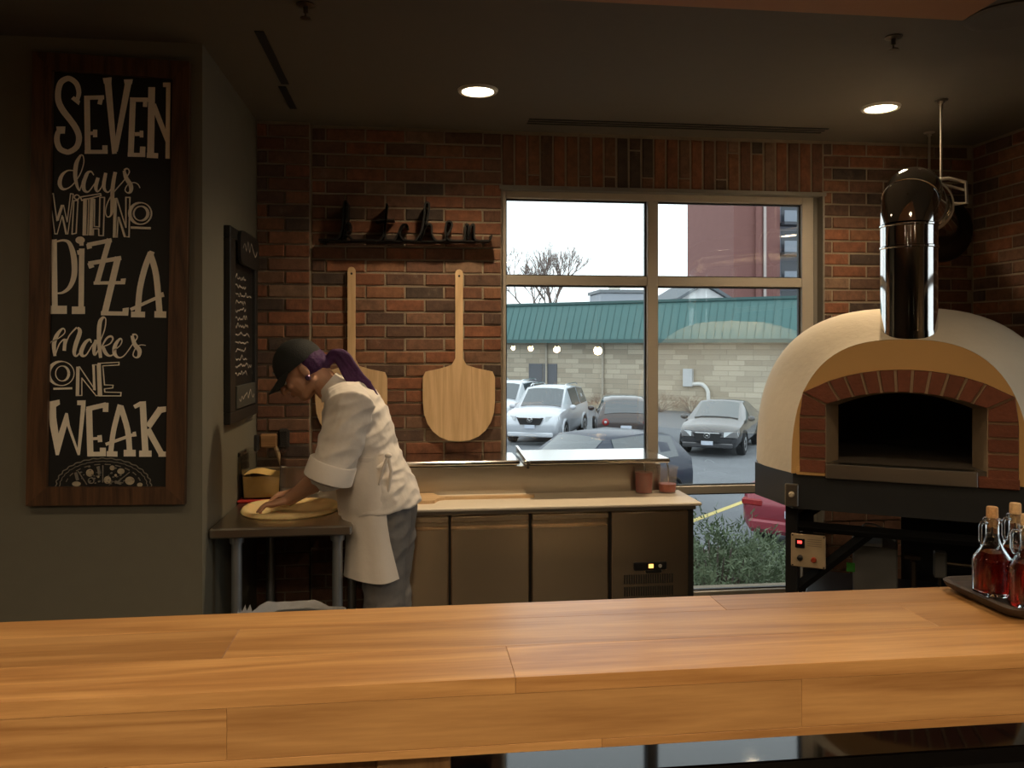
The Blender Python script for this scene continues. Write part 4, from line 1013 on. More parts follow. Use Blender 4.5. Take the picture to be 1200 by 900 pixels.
# hangers: threaded rods, bent bracket and band
m_rod = mat('zinc_rod', (.5, .46, .4), .35, 1.0)
hg = thing('flue_hanger', 'zinc threaded rods and bent bracket hanging the flue from the ceiling', 'bracket', onZ(1103, 117, CEIL))
r1, r2 = onZ(1103, 117, CEIL), onZ(1089, 155, CEIL)
for r_ in (r1, r2):
    MB().tube([r_, (r_.x, r_.y, 2.36)], .0065, 8).build('rod', m_rod, hg, world=True)
    MB().lathe([(.028, CEIL), (.028, CEIL - .004), (.012, CEIL - .006), (.012, CEIL - .02)], (r_.x, r_.y, 0), 12).build('ceiling_flange', m_rod, hg, world=True)
ax0 = arcp[-1] + hd * .40; side = Vector((hd.y, -hd.x, 0))
pc = ax0 + hd * ((r1 - ax0).dot(hd)); pc.z = 2.245
band = [pc + side * (.121 * math.cos(math.radians(a))) + Vector((0, 0, .121 * math.sin(math.radians(a)))) for a in range(0, 361, 12)]
bb = MB()
for w in (-.02, .02): bb.tube([p + hd * w for p in band], .004, 6)
bb.build('band', m_rod, hg, world=True)
MB().tube([(r1.x, r1.y, 2.365), pc + Vector((0, 0, .122)), pc + side * .10 + Vector((0, 0, .12)), pc + side * .17 + Vector((0, 0, .095)), pc + side * .175 + Vector((0, 0, .0)), pc + side * .122], .009, 6).build('bent_bracket', m_rod, hg, world=True)
MB().tube([(r2.x, r2.y, 2.365), (r1.x, r1.y, 2.365)], .009, 6).build('cross_bar', m_rod, hg, world=True)
MB().tube([pc + side * .165 + Vector((0, 0, .06)), pc + side * .06 + Vector((0, 0, .10))], .007, 6).build('brace', m_rod, hg, world=True)

# ------------------------------------------------------------------ plumbing under the oven
OM = MATW[oven.name]
def ol(x, y, z): return OM @ Vector((x, y, z))
m_gbox = mat('grey_gas_box', (.16, .16, .155), .5, .2)
gb = thing('gas_burner_box', 'grey metal burner box with cables on the shelf beneath the oven', 'burner box', ol(-.12, .45, .45))
MB().box((-.20, .36, .48), (-.02, .56, .72), .006).build('housing', m_gbox, gb) if False else None
bx = MB(); bx.box((-.20, .36, .48), (-.02, .56, .72), .006); bx.v = [OM @ v for v in bx.v]; bx.build('housing', m_gbox, gb, world=True)
bx = MB(); bx.box((-.205, .35, .72), (-.08, .50, .735), .004); bx.v = [OM @ v for v in bx.v]; bx.build('housing_lid', mat('pale_lid', (.4, .42, .44), .4), gb, world=True)
bx = MB(); bx.box((-.225, .352, .60), (-.19, .358, .64), .002); bx.v = [OM @ v for v in bx.v]; bx.build('green_tag', mat('green_tag', (.05, .30, .03), .5), gb, world=True)
for dz in (0, .02):
    q = spline([tuple(ol(-.19, .40, .74)), tuple(ol(-.15, .38, .79 + dz)), tuple(ol(-.08, .38, .78 + dz)), tuple(ol(-.03, .42, .74))], 6); MB().tube(q, .004, 6).build('cable', mat('white_cable', (.5, .5, .5), .5), gb, world=True)
bx = MB(); bx.box((-.40, .30, .44), (.40, .80, .478), .003); bx.v = [OM @ v for v in bx.v]
bx.build('stand_shelf', m_oblk, oven, world=True, smooth=None)
hs_ = spline([tuple(ol(.02, .40, .50)), tuple(ol(.10, .33, .56)), tuple(ol(.24, .32, .57)), tuple(ol(.32, .36, .56)), tuple(ol(.24, .40, .53)), tuple(ol(.14, .42, .50)), tuple(ol(.30, .5, .49))], 8)
MB().tube(hs_, .016, 10).build('gas_hose', mat('yellow_gas_hose', (.30, .22, .06), .5, bump=.8, bscale=120), label='dull yellow coiled gas hose beneath the oven', cat='hose')
gv = thing('gas_valve', 'small grey gas regulator with brass fittings beneath the oven', 'valve', ol(.08, .45, .478))
for nm, a, b, m in (('regulator_body', (.12, .40, .60), (.17, .46, .71), m_gbox), ('fitting', (.03, .42, .50), (.055, .45, .66), m_brz), ('fitting', (.0, .42, .66), (.075, .45, .685), m_brz)):
    bx = MB(); bx.box(a, b, .006); bx.v = [OM @ v for v in bx.v]; bx.build(nm, m, gv, world=True)
MB().tube([ol(.145, .43, .48), ol(.145, .43, .60)], .007, 8).build('riser', m_brz, gv, world=True); MB().tube([ol(.04, .435, .478), ol(.04, .435, .52)], .01, 8).build('riser', m_brz, gv, world=True)
MB().tube([ol(.17, .43, .66), ol(.42, .43, .66)], .008, 8).build('copper_line', m_brz, gv, world=True)
# ------------------------------------------------------------------ the cook
m_skin = mat('skin', (.50, .27, .17), .55, var=.06, scale=30, sss=.12)
m_jacket = mat('white_cotton', (.72, .66, .60), .85, var=.05, scale=12, bump=.35, bscale=14, sheen=.2)
m_apron = mat('white_apron_cotton', (.74, .67, .60), .85, var=.05, scale=10, bump=.25, bscale=16, sheen=.2)
m_trous = mat('grey_trousers', (.17, .16, .155), .85, var=.15, scale=60, bump=.3, bscale=22)
m_cap = mat('black_cap_cloth', (.010, .011, .010), .8, var=.2, bump=.2, bscale=200)
m_hair = mat('purple_hair', (.05, .010, .068), .75, var=.5, scale=40, stretch=(1, 1, 1), bump=.5, bscale=60)
YC = 3.46
def q(u, v, y=YC): return onY(u, v, y)
PXM = 1 / 274.0
from mathutils import noise as mnoise
def wrinkle(mb, amp, fr):
    """soft cloth folds: ridged noise pushed out from the local centre line"""
    out = []
    me = mb.mesh('tmp', None)
    for v in me.vertices:
        p = v.co; w = Vector((p.x * fr[0] + p.z * 4, p.y * fr[1], p.z * fr[2] - p.x * 7))
        n_ = 1 - abs(mnoise.noise(w)) * 2.2; n2 = mnoise.noise(w * 2.3 + Vector((3, 1, 7)))
        out.append(p + v.normal * amp * (.75 * n_ + .35 * n2 - .35))
    mb.v = out; bpy.data.meshes.remove(me); return mb
chef = thing('person', 'cook in white jacket, black cap and purple ponytail pressing dough', 'person', (q(455, 600).x, YC, 0))
# head frame: face direction f, head up h, side s
pitch = math.radians(40)
f = Vector((-math.cos(pitch), 0, -math.sin(pitch))); h = Vector((-math.sin(pitch), 0, math.cos(pitch))); s = Vector((0, 1, 0))
ear = q(364, 439, YC)
HC = ear + h * .035 - f * .0 + f * .012
def hp_(a, b, c): return HC + f * a + s * b + h * c
RH = Matrix((f, s, h)).transposed()
body = MB()
body.ellipsoid(hp_(-.005, 0, .03), (.098, .077, .092), rot=RH)                 # cranium
body.ellipsoid(hp_(.035, 0, -.025), (.062, .064, .078), rot=RH)                # face
body.ellipsoid(hp_(.052, 0, -.083), (.034, .040, .028), rot=RH)                # chin
body.cap_tube([hp_(-.01, -.05, -.06), hp_(.05, -.032, -.088)], [.022, .018], 10); body.cap_tube([hp_(-.01, .05, -.06), hp_(.05, .032, -.088)], [.022, .018], 10)
body.cap_tube([hp_(.092, 0, .018), hp_(.110, 0, -.010), hp_(.116, 0, -.022)], [.009, .012, .014], 10)   # nose
body.ellipsoid(hp_(.100, .011, -.026), (.012, .009, .008), rot=RH); body.ellipsoid(hp_(.100, -.011, -.026), (.012, .009, .008), rot=RH)
body.ellipsoid(hp_(.091, 0, -.050), (.012, .024, .007), rot=RH); body.ellipsoid(hp_(.089, 0, -.060), (.012, .021, .007), rot=RH)   # lips
for sg in (-1, 1):
    body.ellipsoid(hp_(.078, sg * .03, .022), (.016, .026, .008), rot=RH)      # brow
    body.ellipsoid(hp_(.072, sg * .040, -.022), (.018, .02, .016), rot=RH)     # cheek
    body.ellipsoid(hp_(-.012, sg * .078, -.012), (.018, .009, .030), rot=RH)   # ear
    body.ellipsoid(hp_(-.008, sg * .076, -.036), (.009, .007, .010), rot=RH)
neck0 = q(392, 455)
body.cap_tube([hp_(-.03, 0, -.03), neck0 + Vector((-.02, 0, -.0)), q(400, 466)], [.058, .058, .062], 14)
body.tube([q(400, 462), q(412, 484), q(424, 508), q(432, 532), q(440, 560), q(444, 590)], [.06, .105, .11, .10, .115, .12], 20, [.10, .145, .14, .13, .15, .15], up=(0, 1, 0))
# near (left) and far (right) arm with hands
def hand(wrist, dirv, thumb_side, curl):
    """palm, four fingers of unequal length and a thumb leaving the side of the palm"""
    d = dirv.normalized(); up_ = Vector((0, 0, 1)); up_ = (up_ - d * up_.dot(d)).normalized(); side_ = d.cross(up_) * thumb_side
    pc_ = wrist + d * .05
    body.cap_tube([wrist - d * .012, wrist + d * .03, wrist + d * .075], [.020, .017, .014], 12, [.026, .036, .040], up=side_)
    for k_, (o_, ln) in enumerate(((.030, .066), (.0105, .078), (-.0095, .072), (-.029, .055))):
        b0 = wrist + d * .068 + side_ * o_; spread = (d + side_ * (o_ * 3.2)).normalized()
        b1 = b0 + spread * ln * .45 + up_ * .006; b2 = b1 + spread * ln * .32 - up_ * (.010 * curl); b3 = b2 + spread * ln * .23 - up_ * (.012 * curl)
        body.cap_tube([b0, b1, b2, b3], [.0095, .0090, .0083, .0073], 10)
    t0 = wrist + d * .022 + side_ * .026; t1 = t0 + (d * .6 + side_ * .8).normalized() * .032; t2 = t1 + (d * .9 + side_ * .35).normalized() * .028 - up_ * .006
    body.cap_tube([t0 - side_ * .012, t0, t1, t2], [.013, .0125, .0105, .0085], 10)
wl = Vector((q(340, 583, 3.47).x, 3.47, .962))
el_n = q(389, 549, 3.255)
body.cap_tube([q(411, 478, 3.25), q(400, 515, 3.26), el_n], [.052, .05, .047], 14)
body.cap_tube([el_n, el_n + (wl - el_n) * .35, el_n + (wl - el_n) * .7, wl], [.046, .045, .034, .026], 14)
hand(wl, Vector((-.97, .12, -.26)), 1, 1.0)
wr_ = Vector((q(352, 580, 3.68).x, 3.68, .965)); el_f = q(394, 540, 3.66)
body.cap_tube([q(408, 478, 3.62), q(402, 512, 3.65), el_f], [.052, .05, .046], 14)
body.cap_tube([el_f, el_f + (wr_ - el_f) * .35, wr_], [.045, .044, .026], 14)
hand(wr_, Vector((-.96, -.14, -.27)), -1, 1.0)
# legs
LEG = []
for y, du in ((3.40, 2), (3.52, 10)):
    hip, knee = q(452 + du, 592, y), q(447 + du, 672, y); ank = Vector((knee.x + .02, y, .09))
    LEG.append((hip, knee, ank))
    body.cap_tube([hip, hip.lerp(knee, .5), knee, knee.lerp(ank, .35), ank], [.088, .078, .056, .055, .038], 14)
    body.cap_tube([ank, ank + Vector((-.06, 0, -.045)), ank + Vector((-.13, 0, -.06))], [.036, .032, .024], 10)
remesh(body, .0042, 4).build('body', m_skin, chef, world=True, smooth=180)
# eyes under the brim
for sg in (-1, 1):
    e = MB().ellipsoid(hp_(.084, sg * .03, .004), (.011, .013, .009), rot=RH).build('eye', mat('eye_white', (.6, .56, .5), .3), chef, world=True, smooth=180)
    MB().ellipsoid(hp_(.0925, sg * .03, .001), (.004, .006, .006), rot=RH).build('iris', mat('iris_dark', (.03, .018, .01), .2), e, world=True, smooth=180)
    MB().cap_tube([hp_(.086, sg * .018, .018), hp_(.086, sg * .042, .018)], .004, 8).build('eyebrow', mat('brow_hair', (.03, .015, .012), .8), chef, world=True)
    MB().lathe([(.007, -.012), (.0115, -.006), (.0115, 0), (.007, .003)], hp_(-.006, sg * .080, -.042), 14, axis='y').build('ear_plug', mat('purple_earring', (.10, .05, .11), .25, .3), chef, world=True)
# cap
def rot_ring(c, ra, rb_, n=28): return [c + f * (ra * math.cos(2 * math.pi * j / n)) + s * (rb_ * math.sin(2 * math.pi * j / n)) for j in range(n)]
cc = hp_(-.004, 0, .028)
rings = []
for t_ in (-4, 6, 18, 32, 46, 60, 74, 86):
    a = math.radians(t_); rings.append(rot_ring(cc + h * (.107 * math.sin(a)), .107 * math.cos(a), .087 * math.cos(a)))
cap = MB().ring_loft(rings, False, True).build('cap', m_cap, chef, world=True, smooth=180)
top, bot = [], []
brim = MB(); R1, R2 = [], []
for i in range(13):
    a = math.radians(-72 + 144 * i / 12); base_ = cc + h * .006
    r1_ = base_ + f * (.103 * math.cos(a)) + s * (.085 * math.sin(a))
    r2_ = base_ + f * (.055 + .118 * math.cos(a)) + s * (.084 * math.sin(a)) - h * (.016 * abs(math.sin(a)) ** 2 + .022)
    R1.append(r1_); R2.append(r2_)
brim.ring_loft([R1, R2, [p - h * .004 for p in R2], [p - h * .004 for p in R1]], False, False, closed=False)
brim.build('brim', m_cap, cap, world=True, smooth=60)
MB().lathe([(.006, 0), (.004, .004)], cc + h * .106, 10).build('button', m_cap, cap, world=True)
bt = MB().box((-.001, -.012, -.006), (.001, .012, .006)); bt.v = [hp_(.094, -.03, .062) + RH @ v for v in bt.v]; bt.build('logo_patch', mat('pale_logo', (.25, .25, .24), .7), cap, world=True, smooth=None)
# hair: under the cap, and the ponytail
hair = MB()
hair.ellipsoid(hp_(-.043, 0, .002), (.070, .0815, .064), rot=RH); hair.ellipsoid(hp_(-.085, 0, -.03), (.034, .05, .034), rot=RH)

pony = [(384, 424), (393, 416), (402, 421), (410, 434), (420, 447), (431, 455), (440, 465), (446, 473)]
for k_ in range(9):
    oy = .027 * math.cos(k_ * 2.1); ov_ = 7.4 * math.sin(k_ * 2.1)
    pts, rr_ = [], []
    for i, (u, v) in enumerate(spline(pony, 4)):
        w = math.sin(math.pi * min(1, (i + 2) / 30)) * (1.0 if i < 20 else .8); tw = i * .16 + k_
        pts.append(q(u + ov_ * w * .9 * math.cos(tw * .3), v + ov_ * w, 3.44) + Vector((0, oy * w - .02 * i / 28, 0))); rr_.append(.0132 * (1 - .55 * i / 28))
    hair.cap_tube(pts, rr_, 8)
remesh(hair, .0034, 1).build('ponytail_hair', m_hair, chef, world=True, smooth=180)
MB().lathe([(.022, -.006), (.027, 0), (.022, .006)], q(388, 421, 3.45), 14, axis='x').build('hair_tie', mat('pink_tie', (.16, .04, .09), .6), chef, world=True)
# jacket
jk = MB()
def sec(u, v): return q(u, v)
tpath = [(391, 456), (400, 463), (409, 476), (419, 494), (427, 512), (433, 530), (438, 552), (443, 574), (446, 594)]
jk.tube([q(*p_) for p_ in tpath], [.056, .098, .128, .136, .128, .120, .142, .164, .174], 28, [.070, .140, .168, .172, .162, .154, .170, .182, .188], up=(0, 1, 0))
jk.cap_tube([q(405, 470, 3.37), q(411, 476, 3.25), q(402, 512, 3.255), q(392, 540, 3.25), q(388, 550, 3.25)], [.085, .092, .088, .086, .088], 20)
jk.cap_tube([q(403, 470, 3.56), q(408, 476, 3.62), q(404, 510, 3.65), q(396, 536, 3.66)], [.085, .090, .086, .082], 20)
wrinkle(remesh(jk, .006, 5), .010, (6, 9, 16)).build('jacket', m_jacket, chef, world=True, smooth=180)
cu = MB()   # turned-up cuffs
for e_, y_ in ((q(387, 553, 3.25), 3.25),):
    d_ = (q(384, 562, 3.255) - q(391, 541, 3.25)).normalized()
    cu.tube([e_ - d_ * .045, e_ - d_ * .04, e_ + d_ * .028, e_ + d_ * .032, e_ + d_ * .02], [.088, .094, .097, .090, .07], 24)
cu.build('cuff', m_jacket, chef, world=True, smooth=60)
col_ = MB().tube([q(384, 449), q(389, 453), q(394, 459)], [.058, .064, .074], 24, [.064, .070, .085], up=(0, 1, 0), caps=False); col_.build('collar', m_jacket, chef, world=True, smooth=60)
hem = MB(); 
# apron
ap = MB(); rows_ = []
import math as _m
NA = 40
spec = [(530, 432, .128, .158, 118, 1.0), (545, 433, .140, .168, 116, 1.0), (570, 437, .150, .180, 112, 1.0), (590, 440, .152, .184, 108, 1.0), (605, 441, .138, .184, 110, 1.2), (625, 442, .125, .186, 116, 1.6), (648, 443, .133, .190, 122, 2.0), (668, 444, .140, .194, 127, 2.2)]
for v, u, rx, ry, th, fold in spec:
    c_ = q(u, v); rin, rout = [], []
    for j in range(NA + 1):
        a = math.radians(-th + (2 * th) * j / NA); rad = 1 + .008 * fold * math.sin(j * .9 + v * .01) + .006 * fold * math.sin(j * .37)
        rout.append(c_ + Vector((-rx * rad * math.cos(a), -(ry * rad) * math.sin(a), .004 * math.sin(j * .5))))
    rows_.append(rout)
ap.ring_loft(rows_ + [[p_ + Vector((.004 if True else 0, 0, 0)) for p_ in r_] for r_ in rows_[::-1]], False, False, closed=False)
apron = ap.build('apron', m_apron, chef, world=True, smooth=60)
bow = MB(); kx = q(461, 533, 3.31)
wb_ = [q(433 + 31 * math.cos(math.radians(a)), 533, YC) + Vector((0,   .160 * math.sin(math.radians(a)), 0)) for a in range(0, 361, 15)]
bow.tube(wb_, .004, 6, .011, up=(0, 0, 1))
bow.build('waist_string', m_apron, apron, world=True, smooth=60)
bw2 = MB(); k0 = q(455, 534, 3.30)
bw2.ellipsoid(k0, (.014, .012, .012)); bw2.cap_tube([k0, k0 + Vector((.012, -.008, -.06)), k0 + Vector((.0, -.006, -.14))], [.008, .007, .006], 8); bw2.cap_tube([k0, k0 + Vector((-.02, -.01, -.05)), k0 + Vector((-.035, -.012, -.11))], [.008, .006, .005], 8)
bw2.build('apron_knot', m_apron, apron, world=True, smooth=60)
# trousers and shoes
tr_ = MB()
for hip, knee, ank in LEG:
    tr_.cap_tube([hip, hip.lerp(knee, .5), knee, knee.lerp(ank, .45), knee.lerp(ank, .93)], [.098, .098, .088, .084, .078], 18)
tr_.ellipsoid(q(450, 585), (.11, .135, .09))
wrinkle(remesh(tr_, .008, 4), .009, (8, 8, 14)).build('trousers', m_trous, chef, world=True, smooth=180)
for hip, knee, ank in LEG:
    sh = MB(); sh.cap_tube([ank + Vector((.03, 0, -.03)), ank + Vector((-.05, 0, -.045)), ank + Vector((-.15, 0, -.055))], [.05, .042, .032], 12, [.046, .046, .040], up=(0, 1, 0)); sh.box(ank + Vector((.075, -.045, -.09)), ank + Vector((-.185, .045, -.07)), .008)
    sh.build('shoe', mat('black_shoe', (.012, .012, .012), .5), chef, world=True, smooth=60)
# ------------------------------------------------------------------ outside: ground
GZ = -1.5
m_asph = mat('asphalt', (.155, .165, .18), .9, var=.18, scale=1.5, bump=.3, bscale=30)
m_soil = mat('mulch_bed', (.10, .085, .065), .95, var=.4, scale=25, bump=.8, bscale=30)
m_conc = mat('concrete_kerb', (.42, .41, .39), .9, var=.1, bump=.2)
MB().box((-60, 9.4, GZ - .3), (90, 120, GZ)).box((3.6, -40, GZ - .3), (90, 9.4, GZ)).build('parking_lot', m_asph, label='grey asphalt parking lot outside the window', cat='ground', kind='structure', smooth=None)
MB().prism([(-60, 4.6, -.55), (-60, 8.3, -.55), (-60, 9.4, GZ), (-60, 9.4, GZ - .3), (-60, 4.6, GZ - .3)], (63.4, 0, 0)).build('planting_bed', m_soil, label='sloping mulch bed outside the window', cat='ground', kind='structure', smooth=None)
MB().box((-60, 9.45, GZ), (90, 9.7, GZ + .14), .02).build('kerb', m_conc, label='pale concrete kerb along the planting bed', cat='kerb', kind='structure', smooth=None)
m_yel = mat('yellow_line_paint', (.62, .50, .18), .8, var=.15)
a, b = onZ(808, 612, GZ), onZ(885, 583, GZ); dl = (b - a).normalized(); nl = Vector((-dl.y, dl.x, 0)) * .06
a2 = a - dl * 1.5; b2 = b + dl * 2.5
MB().prism([a2 - nl, b2 - nl, b2 + nl, a2 + nl], (0, 0, .006)).build('parking_line', m_yel, label='faded yellow parking line on the asphalt behind the juniper', cat='road marking', smooth=None)

# ------------------------------------------------------------------ outside: green-roofed stone building
A = onZ(590, 473, GZ); B = onZ(945, 488, GZ); db2 = (B - A).normalized(); nb = Vector((-db2.y, db2.x, 0))   # nb points away from us
if nb.y < 0: nb = -nb
A0 = A - db2 * 14; L = (B - A).length + 14 + 22
rzb = math.atan2(db2.y, db2.x)
blg = thing('commercial_building', 'single-storey stone building with green metal mansard roof', 'building', A0, rzb)
m_stone = bpy.data.materials.new('pale_ashlar_stone'); nt, N_, L_, P_ = nodes_of(m_stone)
tc = N_.new('ShaderNodeTexCoord'); mp = N_.new('ShaderNodeMapping'); mp.inputs['Rotation'].default_value = (math.pi / 2, 0, 0); mp.inputs['Scale'].default_value = (1, 1, 1)
L_.new(tc.outputs['Object'], mp.inputs['Vector'])
bt_ = N_.new('ShaderNodeTexBrick'); bt_.inputs['Scale'].default_value = 1.0; bt_.inputs['Brick Width'].default_value = .75; bt_.inputs['Row Height'].default_value = .24; bt_.inputs['Mortar Size'].default_value = .012
bt_.inputs['Color1'].default_value = (.56, .49, .38, 1); bt_.inputs['Color2'].default_value = (.37, .315, .24, 1); bt_.inputs['Mortar'].default_value = (.30, .265, .21, 1); bt_.squash = 1.6; bt_.squash_frequency = 3
L_.new(mp.outputs['Vector'], bt_.inputs['Vector']); L_.new(bt_.outputs['Color'], P_.inputs['Base Color']); P_.inputs['Roughness'].default_value = .9
bb_ = N_.new('ShaderNodeBump'); bb_.inputs['Strength'].default_value = .4; L_.new(bt_.outputs['Fac'], bb_.inputs['Height']); L_.new(bb_.outputs['Normal'], P_.inputs['Normal'])
m_green = mat('green_metal_roof', (.070, .160, .155), .5, .1, var=.06, scale=.6)
HB = 3.25; HT = 5.18
MB().box((0, 0, 0), (L, 10, HB + .2)).build('stone_wall', m_stone, blg, smooth=None)
MB().prism([(0, -.75, HB), (0, -.75, HB + .08), (0, .1, HT), (0, 1.2, HT), (0, 1.2, HB)], (L, 0, 0)).build('mansard', m_green, blg, smooth=None)
MB().box((0, 1.2, HB), (L, 10, HT - .5)).build('flat_roof', m_conc, blg, smooth=None)
MB().box((0, -.80, HB - .06), (L, -.70, HB + .12)).build('eave_trim', mat('dark_green_trim', (.04, .10, .098), .5), blg, smooth=None)
MB().box((0, -.02, HT - .06), (L, .3, HT + .06)).build('ridge_cap', mat('dark_green_trim', (.04, .10, .098), .5), blg, smooth=None)
rm_ = MB(); x = .2
while x < L:
    rm_.prism([(x, -.76, HB + .1), (x + .03, -.76, HB + .1), (x + .03, .08, HT - .06), (x, .08, HT - .06)], (0, -.02, .01)); x += .36
rm_.build('standing_seams', mat('green_seam', (.060, .142, .138), .5), blg, smooth=None, kind='stuff')
def bx_on(u, v): # local x along the facade and height for a pixel
    r_ = ray(u, v); t_ = (A.x * nb.x + A.y * nb.y) / (r_[0] * nb.x + r_[1] * nb.y); P = Vector((r_[0] * t_, r_[1] * t_, EYE + r_[2] * t_))
    return (P - A0).dot(db2), P.z - GZ
m_door = mat('dark_grey_door', (.12, .125, .14), .5)
d0, d1 = bx_on(620, 426), bx_on(653, 470)
dr = thing_parent
dm = (d0[0] + d1[0]) / 2
for a_, b_ in ((d0[0], dm - .02), (dm + .02, d1[0])):
    dd = MB().box((a_, -.04, 0), (b_, .02, d0[1]), .01).build('door', m_door, blg, smooth=None); MB().box((a_ + .1 if a_ > dm else b_ - .16, -.08, 1.0), (a_ + .16 if a_ > dm else b_ - .1, -.04, 1.15)).build('door_handle', m_trim, dd, smooth=None)
e0, e1 = bx_on(802, 432), bx_on(813, 453)
eb = thing('electrical_box', 'pale grey electrical box with curved conduit on the stone wall', 'utility box', A0, rzb)
MB().box((e0[0], -.25, e1[1]), (e1[0], -.0, e0[1]), .02).build('cabinet', mat('pale_grey_metal', (.50, .52, .54), .5), eb)
c0, c1 = bx_on(813, 450), bx_on(831, 480)
MB().tube(spline([(c0[0], -.12, c0[1]), (c1[0] - .3, -.12, c0[1]), (c1[0] - .05, -.12, c0[1] - .25), (c1[0], -.12, c0[1] - .6), (c1[0], -.12, 0)], 5), .09, 8).build('conduit', mat('white_conduit', (.7, .7, .68), .5), eb)
for u in (641, 707, 760): # downpipes / joints
    xx = bx_on(u, 440)[0]; MB().tube([(xx, -.08, 0), (xx, -.08, HB)], .06, 8).build('downpipe', mat('beige_downpipe', (.42, .38, .31), .6), blg)
def far_box(name, label, cat, u0, u1, vt, dist, m, zbase=GZ, depth=6):
    a_, b_ = Vector(ray(u0, vt)) * dist, Vector(ray(u1, vt)) * dist; zt__ = EYE + a_.z
    t = thing(name, label, cat, ((a_.x + b_.x) / 2, (a_.y + b_.y) / 2 + depth / 2, zbase))
    return t, a_, b_, zt__
# rooftop unit
ru_, a_, b_, zt__ = far_box('rooftop_unit', 'grey rooftop plant unit above the green roof ridge', 'rooftop unit', 704, 757, 343, 47, m_conc, 3.185, 3)
MB().box((a_.x, a_.y, 3.185), (b_.x, a_.y + 3, zt__), .05).build('casing', mat('blue_grey_casing', (.30, .33, .38), .6), ru_, world=True)
MB().box((a_.x - .1, a_.y - .1, zt__), (b_.x + .1, a_.y + 3.1, zt__ + .18)).build('coping', mat('dark_coping', (.16, .18, .2), .6), ru_, world=True, smooth=None)
vx = (Vector(ray(725, 340)) * 47); MB().lathe([(.35, zt__), (.35, zt__ + .5), (.5, zt__ + .55), (.5, zt__ + .8), (.2, zt__ + .9)], (vx.x, vx.y + 1, 0), 12).build('roof_vent', m_trim, ru_, world=True)
# gabled house behind
hs2, a_, b_, zt__ = far_box('gabled_house', 'white gabled house peeking over the green roof', 'house', 800, 852, 349, 62, m_conc, GZ, 8)
mx_ = (a_.x + b_.x) / 2; pk = EYE + ray(828, 338)[2] * 62 + .2
MB().prism([(a_.x, a_.y, GZ), (b_.x, a_.y, GZ), (b_.x, a_.y, zt__), (mx_, a_.y, pk), (a_.x, a_.y, zt__)], (0, 8, 0)).build('gable_wall', mat('white_siding', (.72, .74, .76), .7), hs2, world=True, smooth=None)
for sg, ex in ((-1, a_.x - .5), (1, b_.x + .5)):
    MB().prism([(mx_, a_.y - .4, pk + .1), (ex, a_.y - .4, zt__ - .25), (ex, a_.y - .4, zt__ - .02), (mx_, a_.y - .4, pk + .36)], (0, 8.8, 0)).build('roof_slope', mat('slate_roof', (.13, .15, .17), .7), hs2, world=True, smooth=None)
# red brick block
rb2, a_, b_, zt__ = far_box('brick_tower', 'tall red brick apartment block beyond the green-roofed building', 'building', 860, 1040, 180, 70, m_conc, GZ, 12)
m_far = mat('far_red_brick', (.20, .092, .082), .9, var=.1, scale=1.2)
TX = (Vector(ray(917, 300)) * 70).x
MB().box((a_.x, a_.y, GZ), (TX, a_.y + 12, 24)).build('brick_wall', m_far, rb2, world=True, smooth=None)
MB().box((TX, a_.y + .8, GZ), (b_.x, a_.y + 12, 24)).build('glazed_wing', mat('blue_grey_cladding', (.20, .22, .27), .6), rb2, world=True, smooth=None)
pp = (Vector(ray(889, 300)) * 70).x
MB().box((pp - .25, a_.y - .3, GZ), (pp + .25, a_.y, 24)).build('pilaster', m_far, rb2, world=True, smooth=None)
MB().box((pp + .5, a_.y - .15, GZ), (pp + .75, a_.y, 24)).build('downpipe', mat('pale_pipe', (.45, .38, .36), .6), rb2, world=True, smooth=None)
for i in range(9):
    zf = 1.5 + i * 2.6
    bl_ = MB().box((TX + .2, a_.y - .5, zf), (TX + 5, a_.y + .8, zf + .25)).build('balcony', mat('dark_balcony', (.06, .065, .08), .6), rb2, world=True, smooth=None)
    MB().box((TX + .2, a_.y - .5, zf + .25), (TX + 5, a_.y - .44, zf + 1.2)).build('balustrade', mat('balustrade_grey', (.22, .25, .3), .5), bl_, world=True, smooth=None)
    for k_ in range(2): MB().box((TX + .5 + k_ * 2.2, a_.y + .77, zf + .4), (TX + 2.0 + k_ * 2.2, a_.y + .81, zf + 2.2)).build('window', mat('far_window', (.07, .08, .10), .2), rb2, world=True, smooth=None)

# ------------------------------------------------------------------ plants outside
m_bark = mat('grey_bark', (.17, .13, .115), .9, var=.2)
def bare_tree(p, hgt, seed, label, levels=5, r0=.20, name='bare_tree'):
    r = random.Random(seed); mb = MB()
    def grow(pos, d, ln, rad, lv):
        end_ = pos + d * ln; mid = pos.lerp(end_, .5) + Vector((r.uniform(-1, 1), r.uniform(-1, 1), r.uniform(-.3, .3))) * ln * .06
        mb.tube([pos, mid, end_], [rad, rad * .85, rad * .68], 5 if lv > 2 else 4, caps=False)
        if lv == 0: return
        for k_ in range(r.choice((2, 3, 3))):
            nd = (d + Vector((r.uniform(-1, 1), r.uniform(-1, 1), r.uniform(-.05, .7))) * .62).normalized()
            grow(pos.lerp(end_, r.uniform(.72, 1)), nd, ln * r.uniform(.62, .82), rad * .66, lv - 1)
    grow(Vector(p), Vector((0, 0, 1)), hgt * .30, r0, levels)
    return mb.build(name, m_bark, label=label, cat='tree', smooth=60)
tp = Vector(ray(640, 404)) * 56
bare_tree((tp.x, tp.y, GZ), 11.5, 9, 'leafless tree rising behind the green roof', 7, .16)
m_jun = mat('juniper_needles', (.16, .21, .12), .8, var=.55, scale=6, rand=.1)
